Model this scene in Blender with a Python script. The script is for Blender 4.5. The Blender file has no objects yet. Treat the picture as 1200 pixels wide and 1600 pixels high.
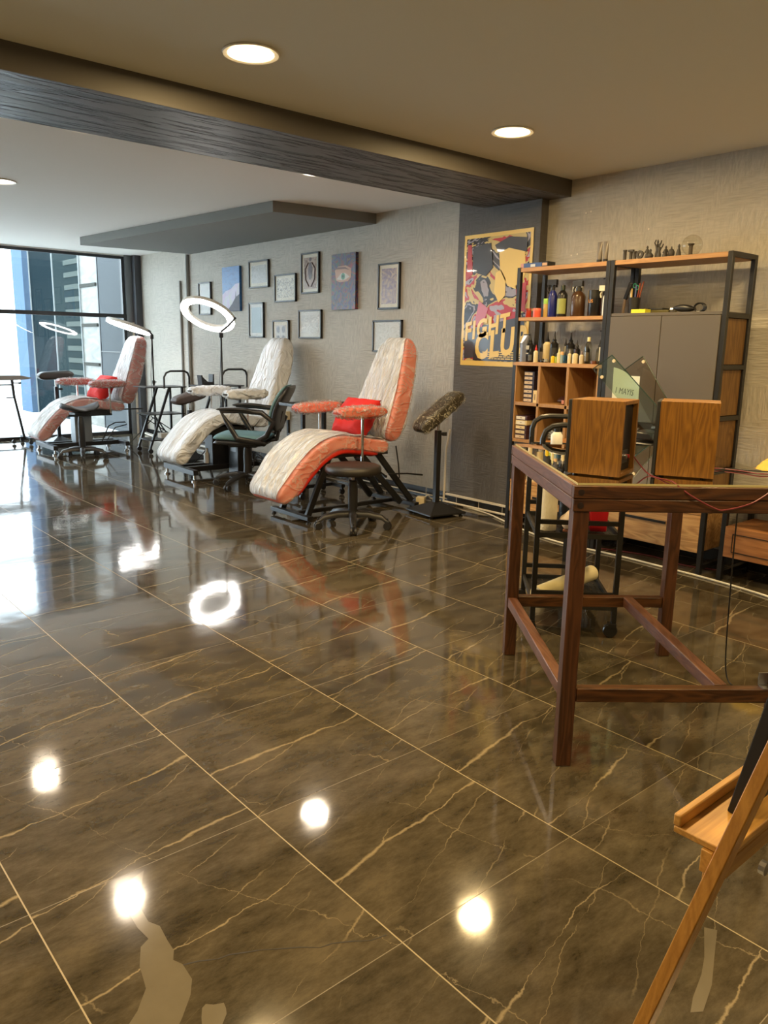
import bpy, bmesh, math, random
from mathutils import Vector, Matrix, noise
random.seed(4)
SC = bpy.context.scene
COL = SC.collection
PI = math.pi

# ------------------------------------------------------------------ camera
yaw, pit, rol, FPX, CAMH = 0.70873, 0.208167, 0.018752, 1221.63, 1.28
f = Vector((math.sin(yaw)*math.cos(pit), math.cos(yaw)*math.cos(pit), -math.sin(pit)))
r = Vector((math.cos(yaw), -math.sin(yaw), 0)); u = r.cross(f)
c_, s_ = math.cos(rol), math.sin(rol)
right = r*c_ + u*s_; up = u*c_ - r*s_
cd = bpy.data.cameras.new('camera'); cam = bpy.data.objects.new('camera', cd); COL.objects.link(cam)
M = Matrix((right, up, -f)).transposed().to_4x4(); M.translation = (0, 0, CAMH)
cam.matrix_world = M
cd.sensor_fit = 'VERTICAL'; cd.sensor_height = 36; cd.sensor_width = 27
cd.lens = FPX/1600*36; cd.clip_start = .02; cd.clip_end = 500
SC.camera = cam

# ------------------------------------------------------------------ light
W = bpy.data.worlds.new('world'); SC.world = W; W.use_nodes = True
bg = W.node_tree.nodes['Background']
bg.inputs[0].default_value = (.80, .90, 1.0, 1); bg.inputs[1].default_value = 6.0
SC.view_settings.view_transform = 'Standard'; SC.view_settings.look = 'None'
SC.view_settings.gamma = 1; SC.view_settings.exposure = .48
try: SC.view_settings.use_curve_mapping = False
except Exception: pass
LIGHT_W = 19.0
WARM = (1.0, .71, .33)
NEUT = (1.0, .82, .60)

# ------------------------------------------------------------------ materials
def nodes(name):
    m = bpy.data.materials.new(name); m.use_nodes = True
    nt = m.node_tree; return m, nt, nt.nodes, nt.links, nt.nodes['Principled BSDF']
def pbr(name, col, rough=.5, metal=0, bump=0, bscale=50, var=0, vscale=8, spec=None, emis=None, es=0, trans=0, coat=0, stretch=None):
    m, nt, N, L, P = nodes(name)
    P.inputs['Base Color'].default_value = (*col, 1); P.inputs['Roughness'].default_value = rough
    P.inputs['Metallic'].default_value = metal
    if spec is not None: P.inputs['Specular IOR Level'].default_value = spec
    if coat: P.inputs['Coat Weight'].default_value = coat
    if trans: P.inputs['Transmission Weight'].default_value = trans
    if emis: P.inputs['Emission Color'].default_value = (*emis, 1); P.inputs['Emission Strength'].default_value = es
    if bump or var:
        tc = N.new('ShaderNodeTexCoord'); mp = N.new('ShaderNodeMapping'); L.new(tc.outputs['Object'], mp.inputs[0])
        if stretch: mp.inputs['Scale'].default_value = stretch
    if bump:
        n = N.new('ShaderNodeTexNoise'); n.inputs['Scale'].default_value = bscale; n.inputs['Detail'].default_value = 6
        L.new(mp.outputs[0], n.inputs['Vector'])
        b = N.new('ShaderNodeBump'); b.inputs['Strength'].default_value = bump; b.inputs['Distance'].default_value = .01
        L.new(n.outputs['Fac'], b.inputs['Height']); L.new(b.outputs[0], P.inputs['Normal'])
    if var:
        n = N.new('ShaderNodeTexNoise'); n.inputs['Scale'].default_value = vscale; n.inputs['Detail'].default_value = 5
        L.new(mp.outputs[0], n.inputs['Vector'])
        mr = N.new('ShaderNodeMapRange'); mr.inputs[3].default_value = 1-var; mr.inputs[4].default_value = 1+var
        L.new(n.outputs['Fac'], mr.inputs[0])
        mx = N.new('ShaderNodeVectorMath'); mx.operation = 'SCALE'; mx.inputs[0].default_value = col
        L.new(mr.outputs[0], mx.inputs['Scale']); L.new(mx.outputs[0], P.inputs['Base Color'])
    return m
def wood(name, c1, c2, axis='z', scale=1.0, rough=.45, ring=.55):
    m, nt, N, L, P = nodes(name)
    tc = N.new('ShaderNodeTexCoord'); mp = N.new('ShaderNodeMapping'); L.new(tc.outputs['Object'], mp.inputs[0])
    s = [9*scale]*3; s['xyz'.index(axis)] = 1.1*scale; mp.inputs['Scale'].default_value = s
    n = N.new('ShaderNodeTexNoise'); n.inputs['Scale'].default_value = 1.2; n.inputs['Detail'].default_value = 2; n.inputs['Distortion'].default_value = .6
    L.new(mp.outputs[0], n.inputs['Vector'])
    mu = N.new('ShaderNodeMath'); mu.operation = 'MULTIPLY'; mu.inputs[1].default_value = 16; L.new(n.outputs['Fac'], mu.inputs[0])
    fr = N.new('ShaderNodeMath'); fr.operation = 'PINGPONG'; fr.inputs[1].default_value = 1; L.new(mu.outputs[0], fr.inputs[0])
    mp2 = N.new('ShaderNodeMapping'); s2 = [160*scale]*3; s2['xyz'.index(axis)] = 5*scale; mp2.inputs['Scale'].default_value = s2
    L.new(tc.outputs['Object'], mp2.inputs[0])
    n2 = N.new('ShaderNodeTexNoise'); n2.inputs['Scale'].default_value = 1; n2.inputs['Detail'].default_value = 3; L.new(mp2.outputs[0], n2.inputs['Vector'])
    a = N.new('ShaderNodeMix'); a.data_type = 'FLOAT'; a.inputs[0].default_value = 1-ring
    L.new(fr.outputs[0], a.inputs[2]); L.new(n2.outputs['Fac'], a.inputs[3])
    cr = N.new('ShaderNodeValToRGB'); cr.color_ramp.elements[0].position = .12; cr.color_ramp.elements[1].position = .72
    cr.color_ramp.elements[0].color = (*c2, 1); cr.color_ramp.elements[1].color = (*c1, 1)
    L.new(a.outputs[0], cr.inputs[0]); L.new(cr.outputs[0], P.inputs['Base Color'])
    P.inputs['Roughness'].default_value = rough
    b = N.new('ShaderNodeBump'); b.inputs['Strength'].default_value = .15; b.inputs['Distance'].default_value = .002
    L.new(n2.outputs['Fac'], b.inputs['Height']); L.new(b.outputs[0], P.inputs['Normal'])
    return m
def glass(name, tint=(1, 1, 1), rough=0.0, refl=1.0):
    m = bpy.data.materials.new(name); m.use_nodes = True; nt = m.node_tree; N = nt.nodes; L = nt.links
    N.clear(); o = N.new('ShaderNodeOutputMaterial'); t = N.new('ShaderNodeBsdfTransparent'); t.inputs[0].default_value = (*tint, 1)
    g = N.new('ShaderNodeBsdfGlossy'); g.inputs['Roughness'].default_value = rough
    fn = N.new('ShaderNodeFresnel'); ge = N.new('ShaderNodeNewGeometry'); mi = N.new('ShaderNodeMapRange')
    mi.inputs[3].default_value = 1.5; mi.inputs[4].default_value = 1/1.5; L.new(ge.outputs['Backfacing'], mi.inputs[0]); L.new(mi.outputs[0], fn.inputs[0])
    mu = N.new('ShaderNodeMath'); mu.operation = 'MULTIPLY'; mu.inputs[1].default_value = refl; mu.use_clamp = True
    L.new(fn.outputs[0], mu.inputs[0])
    mx = N.new('ShaderNodeMixShader'); L.new(mu.outputs[0], mx.inputs[0]); L.new(t.outputs[0], mx.inputs[1]); L.new(g.outputs[0], mx.inputs[2])
    L.new(mx.outputs[0], o.inputs[0]); return m
def film(name, lo, hi, col=(.9, .9, .9), scale=22, rough=.22, stretch=(1, 1, 1), ridge=.05, bstr=.5):
    m, nt, N, L, P = nodes(name)
    P.inputs['Base Color'].default_value = (*col, 1); P.inputs['Roughness'].default_value = rough
    o = [n for n in N if n.type == 'OUTPUT_MATERIAL'][0]
    t = N.new('ShaderNodeBsdfTransparent'); mx = N.new('ShaderNodeMixShader')
    tc = N.new('ShaderNodeTexCoord'); mp = N.new('ShaderNodeMapping'); L.new(tc.outputs['Object'], mp.inputs[0]); mp.inputs['Scale'].default_value = stretch
    n = N.new('ShaderNodeTexNoise'); n.inputs['Scale'].default_value = scale; n.inputs['Detail'].default_value = 5; n.inputs['Distortion'].default_value = 1.2
    L.new(mp.outputs[0], n.inputs['Vector'])
    a = N.new('ShaderNodeMath'); a.operation = 'SUBTRACT'; a.inputs[1].default_value = .5; L.new(n.outputs['Fac'], a.inputs[0])
    ab = N.new('ShaderNodeMath'); ab.operation = 'ABSOLUTE'; L.new(a.outputs[0], ab.inputs[0])
    mr = N.new('ShaderNodeMapRange'); mr.inputs[1].default_value = 0; mr.inputs[2].default_value = ridge
    mr.inputs[3].default_value = hi; mr.inputs[4].default_value = lo; L.new(ab.outputs[0], mr.inputs[0])
    r2 = N.new('ShaderNodeMapRange'); r2.inputs[1].default_value = 0; r2.inputs[2].default_value = .12; r2.inputs[3].default_value = 1; r2.inputs[4].default_value = 0; L.new(ab.outputs[0], r2.inputs[0])
    b = N.new('ShaderNodeBump'); b.inputs['Strength'].default_value = bstr; b.inputs['Distance'].default_value = .02
    L.new(r2.outputs[0], b.inputs['Height']); L.new(b.outputs[0], P.inputs['Normal'])
    L.new(mr.outputs[0], mx.inputs[0]); L.new(t.outputs[0], mx.inputs[1]); L.new(P.outputs[0], mx.inputs[2]); L.new(mx.outputs[0], o.inputs[0])
    return m

def wallpaper(name, col, strength=.35):
    m, nt, N, L, P = nodes(name)
    g = N.new('ShaderNodeNewGeometry'); hs = []
    for sc in ((9, 9, 85), (75, 75, 18)):
        mp = N.new('ShaderNodeMapping'); mp.inputs['Scale'].default_value = sc; L.new(g.outputs['Position'], mp.inputs[0])
        n = N.new('ShaderNodeTexNoise'); n.inputs['Scale'].default_value = 1; n.inputs['Detail'].default_value = 4; n.inputs['Distortion'].default_value = .15
        L.new(mp.outputs[0], n.inputs['Vector']); hs.append(n)
    sel = N.new('ShaderNodeTexNoise'); sel.inputs['Scale'].default_value = 5; L.new(g.outputs['Position'], sel.inputs['Vector'])
    st = N.new('ShaderNodeMapRange'); st.inputs[1].default_value = .42; st.inputs[2].default_value = .58; L.new(sel.outputs['Fac'], st.inputs[0])
    mx = N.new('ShaderNodeMix'); mx.data_type = 'FLOAT'; L.new(st.outputs[0], mx.inputs[0]); L.new(hs[0].outputs['Fac'], mx.inputs[2]); L.new(hs[1].outputs['Fac'], mx.inputs[3])
    b = N.new('ShaderNodeBump'); b.inputs['Strength'].default_value = strength; b.inputs['Distance'].default_value = .02
    L.new(mx.outputs[0], b.inputs['Height']); L.new(b.outputs[0], P.inputs['Normal'])
    mr = N.new('ShaderNodeMapRange'); mr.inputs[1].default_value = .3; mr.inputs[2].default_value = .7; mr.inputs[3].default_value = .86; mr.inputs[4].default_value = 1.1; L.new(mx.outputs[0], mr.inputs[0])
    v = N.new('ShaderNodeVectorMath'); v.operation = 'SCALE'; v.inputs[0].default_value = col; L.new(mr.outputs[0], v.inputs['Scale'])
    L.new(v.outputs[0], P.inputs['Base Color']); P.inputs['Roughness'].default_value = .6
    return m

def floor_mat():
    math_ = __import__('math')
    m, nt, N, L, P = nodes('marble_tiles')
    g = N.new('ShaderNodeNewGeometry'); sp = N.new('ShaderNodeSeparateXYZ'); L.new(g.outputs['Position'], sp.inputs[0])
    def math(op, a, b=None, clamp=False):
        n = N.new('ShaderNodeMath'); n.operation = op; n.use_clamp = clamp
        for i, x in enumerate((a, b)):
            if x is None: continue
            if hasattr(x, 'links') or hasattr(x, 'is_linked'): L.new(x, n.inputs[i])
            else: n.inputs[i].default_value = x
        return n.outputs[0]
    tx = math('DIVIDE', math('SUBTRACT', sp.outputs[0], .408), .6035); ty = math('DIVIDE', math('SUBTRACT', sp.outputs[1], 1.090), .6005)
    ix, iy = math('FLOOR', tx), math('FLOOR', ty)
    fx, fy = math('SUBTRACT', tx, ix), math('SUBTRACT', ty, iy)
    ex = math('SUBTRACT', .5, math('ABSOLUTE', math('SUBTRACT', fx, .5)))
    ey = math('SUBTRACT', .5, math('ABSOLUTE', math('SUBTRACT', fy, .5)))
    gx, gy = math('LESS_THAN', ex, .0028), math('LESS_THAN', ey, .0018)
    cb = N.new('ShaderNodeCombineXYZ'); L.new(ix, cb.inputs[0]); L.new(iy, cb.inputs[1])
    wn = N.new('ShaderNodeTexWhiteNoise'); wn.noise_dimensions = '3D'; L.new(cb.outputs[0], wn.inputs['Vector'])
    off = N.new('ShaderNodeVectorMath'); off.operation = 'SCALE'; L.new(wn.outputs['Color'], off.inputs[0]); off.inputs['Scale'].default_value = 37
    add = N.new('ShaderNodeVectorMath'); add.operation = 'ADD'; L.new(g.outputs['Position'], add.inputs[0]); L.new(off.outputs[0], add.inputs[1])
    def fbm(sc, det, ro=.55, scl=(1, 1, 1), loc=0):
        mp = N.new('ShaderNodeMapping'); mp.inputs['Scale'].default_value = scl; mp.inputs['Location'].default_value = (loc, loc*2, loc*3); L.new(add.outputs[0], mp.inputs[0])
        n = N.new('ShaderNodeTexNoise'); n.inputs['Scale'].default_value = sc; n.inputs['Detail'].default_value = det; n.inputs['Roughness'].default_value = ro
        L.new(mp.outputs[0], n.inputs['Vector']); return n.outputs['Fac']
    asep = N.new('ShaderNodeSeparateXYZ'); L.new(add.outputs[0], asep.inputs[0])
    def lines(th, period, amp, sc, det, w, loc):
        ca, sa = math_.cos(th), math_.sin(th)
        c = math('SUBTRACT', math('MULTIPLY', asep.outputs[1], ca), math('MULTIPLY', asep.outputs[0], sa))
        c = math('ADD', c, math('MULTIPLY', fbm(sc, det, .6, loc=loc), amp))
        fr = math('FRACT', math('DIVIDE', c, period)); d = math('MULTIPLY', math('ABSOLUTE', math('SUBTRACT', fr, .5)), period)
        wv = math('MULTIPLY', math('MAXIMUM', math('SUBTRACT', fbm(3.5, 2, .5, loc=loc+3), .36), .02), w*9)
        return math('POWER', math('SUBTRACT', 1, math('DIVIDE', d, wv), True), .8)
    v1 = lines(.16, .34, .20, 1.5, 8, .0028, 1)
    v2 = lines(-1.15, .42, .40, 1.8, 9, .0013, 5)
    v3 = lines(.38, .145, .20, 1.6, 8, .0013, 9)
    # break the veins up
    bk = N.new('ShaderNodeTexNoise'); bk.inputs['Scale'].default_value = 4; bk.inputs['Detail'].default_value = 3; L.new(add.outputs[0], bk.inputs['Vector'])
    bm = N.new('ShaderNodeMapRange'); bm.inputs[1].default_value = .44; bm.inputs[2].default_value = .56; L.new(bk.outputs['Fac'], bm.inputs[0])
    vv = math('MAXIMUM', math('MULTIPLY', v1, .85), math('MAXIMUM', math('MULTIPLY', math('MULTIPLY', v2, .55), bm.outputs[0]), math('MULTIPLY', math('MULTIPLY', v3, .6), bm.outputs[0])))
    mp = N.new('ShaderNodeMapping'); mp.inputs['Rotation'].default_value = (0, 0, .3); mp.inputs['Scale'].default_value = (.5, 1.2, 1); L.new(add.outputs[0], mp.inputs[0])
    n = N.new('ShaderNodeTexNoise'); n.inputs['Scale'].default_value = 6.5; n.inputs['Detail'].default_value = 14; n.inputs['Roughness'].default_value = .78; n.inputs['Distortion'].default_value = .1
    L.new(mp.outputs[0], n.inputs['Vector'])
    cr = N.new('ShaderNodeValToRGB'); e = cr.color_ramp.elements
    e[0].position = .38; e[0].color = (.034, .027, .016, 1); e[1].position = .64; e[1].color = (.105, .085, .055, 1)
    L.new(n.outputs['Fac'], cr.inputs[0])
    mx = N.new('ShaderNodeMix'); mx.data_type = 'RGBA'; L.new(vv, mx.inputs[0]); L.new(cr.outputs[0], mx.inputs[6]); mx.inputs[7].default_value = (.30, .24, .15, 1)
    m2 = N.new('ShaderNodeMix'); m2.data_type = 'RGBA'; L.new(gx, m2.inputs[0]); L.new(mx.outputs[2], m2.inputs[6]); m2.inputs[7].default_value = (.30, .24, .13, 1)
    gyr = math('MULTIPLY', gy, .75)
    m3 = N.new('ShaderNodeMix'); m3.data_type = 'RGBA'; L.new(gyr, m3.inputs[0]); L.new(m2.outputs[2], m3.inputs[6]); m3.inputs[7].default_value = (.17, .135, .08, 1)
    L.new(m3.outputs[2], P.inputs['Base Color'])
    gr = math('MAXIMUM', gx, gy)
    n3 = N.new('ShaderNodeTexNoise'); n3.inputs['Scale'].default_value = 2.2; n3.inputs['Detail'].default_value = 4; L.new(g.outputs['Position'], n3.inputs['Vector'])
    rr = N.new('ShaderNodeMapRange'); rr.inputs[3].default_value = .035; rr.inputs[4].default_value = .11; L.new(n3.outputs['Fac'], rr.inputs[0])
    L.new(math('ADD', rr.outputs[0], math('MULTIPLY', gr, .4)), P.inputs['Roughness'])
    P.inputs['IOR'].default_value = 1.62
    b = N.new('ShaderNodeBump'); b.inputs['Strength'].default_value = .25; b.inputs['Distance'].default_value = .002; b.invert = True
    L.new(gr, b.inputs['Height'])
    n4 = N.new('ShaderNodeTexNoise'); n4.inputs['Scale'].default_value = 7; n4.inputs['Detail'].default_value = 1; L.new(add.outputs[0], n4.inputs['Vector'])
    b2 = N.new('ShaderNodeBump'); b2.inputs['Strength'].default_value = .10; b2.inputs['Distance'].default_value = .006
    L.new(n4.outputs['Fac'], b2.inputs['Height']); L.new(b.outputs[0], b2.inputs['Normal']); L.new(b2.outputs[0], P.inputs['Normal'])
    return m

def art(name, paper, ink, scale, kind='noise', thr=.035, inner=None):
    """printed sheet: ink line work on paper, in the sheet's own plane"""
    m, nt, N, L, P = nodes(name)
    tc = N.new('ShaderNodeTexCoord')
    mp = N.new('ShaderNodeMapping'); L.new(tc.outputs['Object'], mp.inputs[0]); mp.inputs['Scale'].default_value = (scale,)*3
    if kind == 'noise':
        n = N.new('ShaderNodeTexNoise'); n.inputs['Scale'].default_value = 1; n.inputs['Detail'].default_value = 3; n.inputs['Distortion'].default_value = 2; L.new(mp.outputs[0], n.inputs['Vector']); o = n.outputs['Fac']
        a = N.new('ShaderNodeMath'); a.operation = 'SUBTRACT'; a.inputs[1].default_value = .5; L.new(o, a.inputs[0])
        ab = N.new('ShaderNodeMath'); ab.operation = 'ABSOLUTE'; L.new(a.outputs[0], ab.inputs[0]); o = ab.outputs[0]
    else:
        n = N.new('ShaderNodeTexVoronoi'); n.feature = 'DISTANCE_TO_EDGE'; n.inputs['Scale'].default_value = 1; L.new(mp.outputs[0], n.inputs['Vector']); o = n.outputs['Distance']
    mr = N.new('ShaderNodeMapRange'); mr.inputs[1].default_value = 0; mr.inputs[2].default_value = thr; mr.inputs[3].default_value = 1; mr.inputs[4].default_value = 0; L.new(o, mr.inputs[0])
    mx = N.new('ShaderNodeMix'); mx.data_type = 'RGBA'; L.new(mr.outputs[0], mx.inputs[0]); mx.inputs[6].default_value = (*paper, 1); mx.inputs[7].default_value = (*ink, 1)
    L.new(mx.outputs[2], P.inputs['Base Color']); P.inputs['Roughness'].default_value = .5
    return m
def paint(name, cols, scale, stretch=(1, 1, 1), detail=4, dist=1.5, rough=.4, const=False):
    m, nt, N, L, P = nodes(name)
    tc = N.new('ShaderNodeTexCoord'); mp = N.new('ShaderNodeMapping'); L.new(tc.outputs['Object'], mp.inputs[0]); mp.inputs['Scale'].default_value = stretch
    n = N.new('ShaderNodeTexNoise'); n.inputs['Scale'].default_value = scale; n.inputs['Detail'].default_value = detail; n.inputs['Distortion'].default_value = dist
    L.new(mp.outputs[0], n.inputs['Vector']); cr = N.new('ShaderNodeValToRGB'); e = cr.color_ramp.elements
    if const: cr.color_ramp.interpolation = 'CONSTANT'
    while len(e) < len(cols): e.new(.5)
    for i, c in enumerate(cols):
        e[i].position = .30+.42*i/max(1, len(cols)-1); e[i].color = (*c, 1)
    L.new(n.outputs['Fac'], cr.inputs[0]); L.new(cr.outputs[0], P.inputs['Base Color']); P.inputs['Roughness'].default_value = rough
    return m

BLACK = pbr('black_powder_coat', (.012, .012, .013), .38)
BLKPL = pbr('black_plastic', (.018, .018, .020), .32)
BLKLE = pbr('black_leather', (.022, .019, .017), .42, bump=.15, bscale=220)
CHROME = pbr('chrome', (.75, .75, .75), .15, 1)
STEEL = pbr('brushed_steel', (.45, .46, .48), .35, 1)
GREYMET = pbr('grey_aluminium', (.25, .27, .29), .4, .6)
WHITE = pbr('white_plastic', (.75, .73, .68), .4)
CREAM = pbr('cream_plastic', (.72, .62, .42), .45)
PAPERW = pbr('paper_roll', (.78, .72, .55), .9, bump=.4, bscale=260)
REDCL = pbr('red_cushion_cloth', (.62, .015, .012), .75, bump=.25, bscale=300)
REDVIN = pbr('red_vinyl', (.62, .025, .012), .4)
ORVIN = pbr('coral_red_vinyl', (.74, .12, .055), .45, var=.08, vscale=6)
WHVIN = pbr('pale_vinyl', (.62, .58, .53), .45)
PINKV = pbr('dusty_red_vinyl', (.42, .10, .085), .42)
TEAL = pbr('teal_upholstery', (.13, .26, .31), .85, bump=.2, bscale=300)
SHELFW = wood('oak_shelf_board', (.52, .29, .12), (.32, .155, .06), 'y', 1.4, .45, .25)
CUBEW = wood('oak_cube_board', (.42, .24, .10), (.30, .14, .045), 'z', 1.4, .45, .25)
PINEK = wood('knotty_pine_front', (.66, .40, .17), (.38, .19, .065), 'y', 1.1, .5, .5)
SIDEK = wood('knotty_oak_panel', (.20, .105, .028), (.085, .036, .010), 'z', 1.2, .5, .45)
SPKW = wood('oak_veneer', (.28, .125, .016), (.12, .045, .005), 'z', 2.2, .42, .40)
TBLW = wood('dark_stained_wood', (.100, .038, .011), (.025, .008, .003), 'x', 1.5, .38, .5)
TBLL = wood('dark_stained_leg_wood', (.095, .035, .013), (.035, .012, .005), 'z', 1.5, .38, .5)
EASW = wood('golden_pine', (.46, .225, .045), (.28, .12, .02), 'z', 1.6, .35, .35)
EASX = wood('golden_pine_tray', (.54, .29, .07), (.34, .16, .035), 'x', 1.6, .4, .35)
BROWNB = wood('brown_drawer_wood', (.34, .15, .05), (.19, .075, .022), 'y', 1.2, .5, .4)
GREYDOOR = pbr('grey_laminate', (.115, .100, .085), .5)
WRAPCLEAR = film('clear_cling_film', .16, .75, (.85, .85, .85), 20, .16, ridge=.05, bstr=1.0)
WRAPDARK = film('clear_cling_film_on_dark', .03, .72, (.85, .80, .65), 15, .10, (1, 1.6, 1), ridge=.03, bstr=1.0)
WRAPWHITE = film('crinkled_white_film', .93, .99, (.80, .82, .85), 4.0, .38, (.8, 3.4, .8), ridge=.06, bstr=.85)
FILMGLARE = film('film_glare_sheet', .62, .93, (.84, .86, .88), 4.5, .24, (.6, 3.6, .6), ridge=.05, bstr=.8)  # white glare on the film, put into its colour and opacity
FILMSIDE = film('thin_plastic_film', .24, .42, (.88, .86, .84), 4.5, .18, (1, 1, 2.4), ridge=.035, bstr=.7)

def beam_mat():
    m, nt, N, L, P = nodes('dark_rough_plaster'); g = N.new('ShaderNodeNewGeometry')
    mp = N.new('ShaderNodeMapping'); mp.inputs['Scale'].default_value = (3.2, 24, 24); L.new(g.outputs['Position'], mp.inputs[0])
    n = N.new('ShaderNodeTexNoise'); n.inputs['Scale'].default_value = 1; n.inputs['Detail'].default_value = 5; n.inputs['Distortion'].default_value = .5; L.new(mp.outputs[0], n.inputs['Vector'])
    mr = N.new('ShaderNodeMapRange'); mr.inputs[1].default_value = .38; mr.inputs[2].default_value = .50; L.new(n.outputs['Fac'], mr.inputs[0])
    mx = N.new('ShaderNodeMix'); mx.data_type = 'RGBA'; L.new(mr.outputs[0], mx.inputs[0]); mx.inputs[6].default_value = (.022, .019, .017, 1); mx.inputs[7].default_value = (.105, .096, .088, 1)
    L.new(mx.outputs[2], P.inputs['Base Color']); P.inputs['Roughness'].default_value = .42
    b = N.new('ShaderNodeBump'); b.inputs['Strength'].default_value = .9; b.inputs['Distance'].default_value = .025
    L.new(mr.outputs[0], b.inputs['Height']); L.new(b.outputs[0], P.inputs['Normal']); return m

# ------------------------------------------------------------------ mesh builder
class MB:
    def __init__(s): s.v = []; s.f = []; s.mi = []; s.cur = 0
    def add(s, vs, fs):
        b = len(s.v); s.v += [tuple(x) for x in vs]; s.f += [tuple(b+i for i in q) for q in fs]; s.mi += [s.cur]*len(fs); return s
    def box(s, c, d, rot=None):
        vs = []
        for z in (-.5, .5):
            for y in (-.5, .5):
                for x in (-.5, .5):
                    p = Vector((x*d[0], y*d[1], z*d[2]))
                    if rot is not None: p = rot @ p
                    vs.append(p+Vector(c))
        return s.add(vs, [(0, 2, 3, 1), (4, 5, 7, 6), (0, 1, 5, 4), (2, 6, 7, 3), (0, 4, 6, 2), (1, 3, 7, 5)])
    def bx(s, x0, x1, y0, y1, z0, z1): return s.box(((x0+x1)/2, (y0+y1)/2, (z0+z1)/2), (abs(x1-x0), abs(y1-y0), abs(z1-z0)))
    def bar(s, a, b, w, h=None, up=(0, 0, 1)):
        a, b = Vector(a), Vector(b); h = h or w; d = (b-a); l = d.length; d.normalize()
        up = Vector(up)
        if abs(d.dot(up)) > .98: up = Vector((1, 0, 0))
        sx = d.cross(up).normalized(); sz = sx.cross(d)
        R = Matrix((sx, d, sz)).transposed()
        return s.box((a+b)/2, (w, l, h), R)
    def tube(s, pts, rad, n=8, closed=False):
        pts = [Vector(p) for p in pts]; k = len(pts); rs = rad if isinstance(rad, (list, tuple)) else [rad]*k
        t0 = (pts[1]-pts[0]).normalized(); nrm = t0.orthogonal().normalized(); vs = []
        for i in range(k):
            if closed: t = pts[(i+1) % k]-pts[i-1]
            else: t = pts[min(i+1, k-1)]-pts[max(i-1, 0)]
            t.normalize(); nrm = (nrm-t*nrm.dot(t)); nrm.normalize(); b = t.cross(nrm)
            for j in range(n):
                a = 2*PI*j/n; vs.append(pts[i]+(nrm*math.cos(a)+b*math.sin(a))*rs[i])
        fs = []
        for i in range(k if closed else k-1):
            for j in range(n):
                q = (i+1) % k; fs.append((i*n+j, i*n+(j+1) % n, q*n+(j+1) % n, q*n+j))
        if not closed: fs.append(tuple(range(n))[::-1]); fs.append(tuple((k-1)*n+j for j in range(n)))
        return s.add(vs, fs)
    def lathe(s, prof, c=(0, 0, 0), n=24, rot=None):
        closed = prof[0] == prof[-1]
        if closed: prof = prof[:-1]
        vs = []; k = len(prof)
        for rr, z in prof:
            for j in range(n):
                a = 2*PI*j/n; p = Vector((rr*math.cos(a), rr*math.sin(a), z))
                if rot is not None: p = rot @ p
                vs.append(p+Vector(c))
        fs = []
        for i in range(k if closed else k-1):
            q = (i+1) % k
            for j in range(n): fs.append((i*n+j, i*n+(j+1) % n, q*n+(j+1) % n, q*n+j))
        if not closed: fs.append(tuple(range(n))[::-1]); fs.append(tuple((k-1)*n+j for j in range(n)))
        return s.add(vs, fs)
    def prism(s, poly, h0, h1, fn=None):
        """poly in (a,b), extruded from h0 to h1 along c; fn maps (a,b,c) to xyz"""
        fn = fn or (lambda a, b, c: (a, b, c)); n = len(poly)
        vs = [fn(a, b, h0) for a, b in poly]+[fn(a, b, h1) for a, b in poly]
        fs = [tuple(range(n))[::-1], tuple(range(n, 2*n))]+[(i, (i+1) % n, n+(i+1) % n, n+i) for i in range(n)]
        return s.add(vs, fs)
    def loft(s, rings, cap=True):
        n = len(rings[0]); vs = [p for q in rings for p in q]; fs = []
        for i in range(len(rings)-1):
            for j in range(n): fs.append((i*n+j, i*n+(j+1) % n, (i+1)*n+(j+1) % n, (i+1)*n+j))
        if cap: fs.append(tuple(range(n))[::-1]); fs.append(tuple((len(rings)-1)*n+j for j in range(n)))
        return s.add(vs, fs)
    def build(s, name, mat, parent=None, bevel=0, smooth=35, sub=0):
        me = bpy.data.meshes.new(name); me.from_pydata(s.v, [], s.f)
        mats = mat if isinstance(mat, (list, tuple)) else [mat]
        for m in mats: me.materials.append(m)
        for p, i in zip(me.polygons, s.mi): p.material_index = i
        bm = bmesh.new(); bm.from_mesh(me); bmesh.ops.recalc_face_normals(bm, faces=bm.faces); bm.to_mesh(me); bm.free()
        if smooth:
            for p in me.polygons: p.use_smooth = True
            me.set_sharp_from_angle(angle=math.radians(smooth))
        o = bpy.data.objects.new(name, me); COL.objects.link(o)
        if parent is not None: o.parent = parent
        if bevel:
            b = o.modifiers.new('bevel', 'BEVEL'); b.width = bevel; b.segments = 2; b.limit_method = 'ANGLE'
        if sub:
            b = o.modifiers.new('sub', 'SUBSURF'); b.levels = sub; b.render_levels = sub
        return o
def box(x0, x1, y0, y1, z0, z1): return MB().bx(x0, x1, y0, y1, z0, z1)
def tag(o, label, cat, group=None):
    o['label'] = label; o['category'] = cat
    if group: o['group'] = group
    return o
def thing(name, label, cat, loc=(0, 0, 0), rz=0, group=None):
    o = bpy.data.objects.new(name, None); COL.objects.link(o); o.empty_display_size = .1
    o.location = loc; o.rotation_euler = (0, 0, rz); return tag(o, label, cat, group)
def struct(o): o['kind'] = 'structure'; return o
def copy_tree(o, parent=None):
    c = o.copy(); COL.objects.link(c)
    if parent is not None: c.parent = parent
    for ch in list(o.children): copy_tree(ch, c)
    return c
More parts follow.
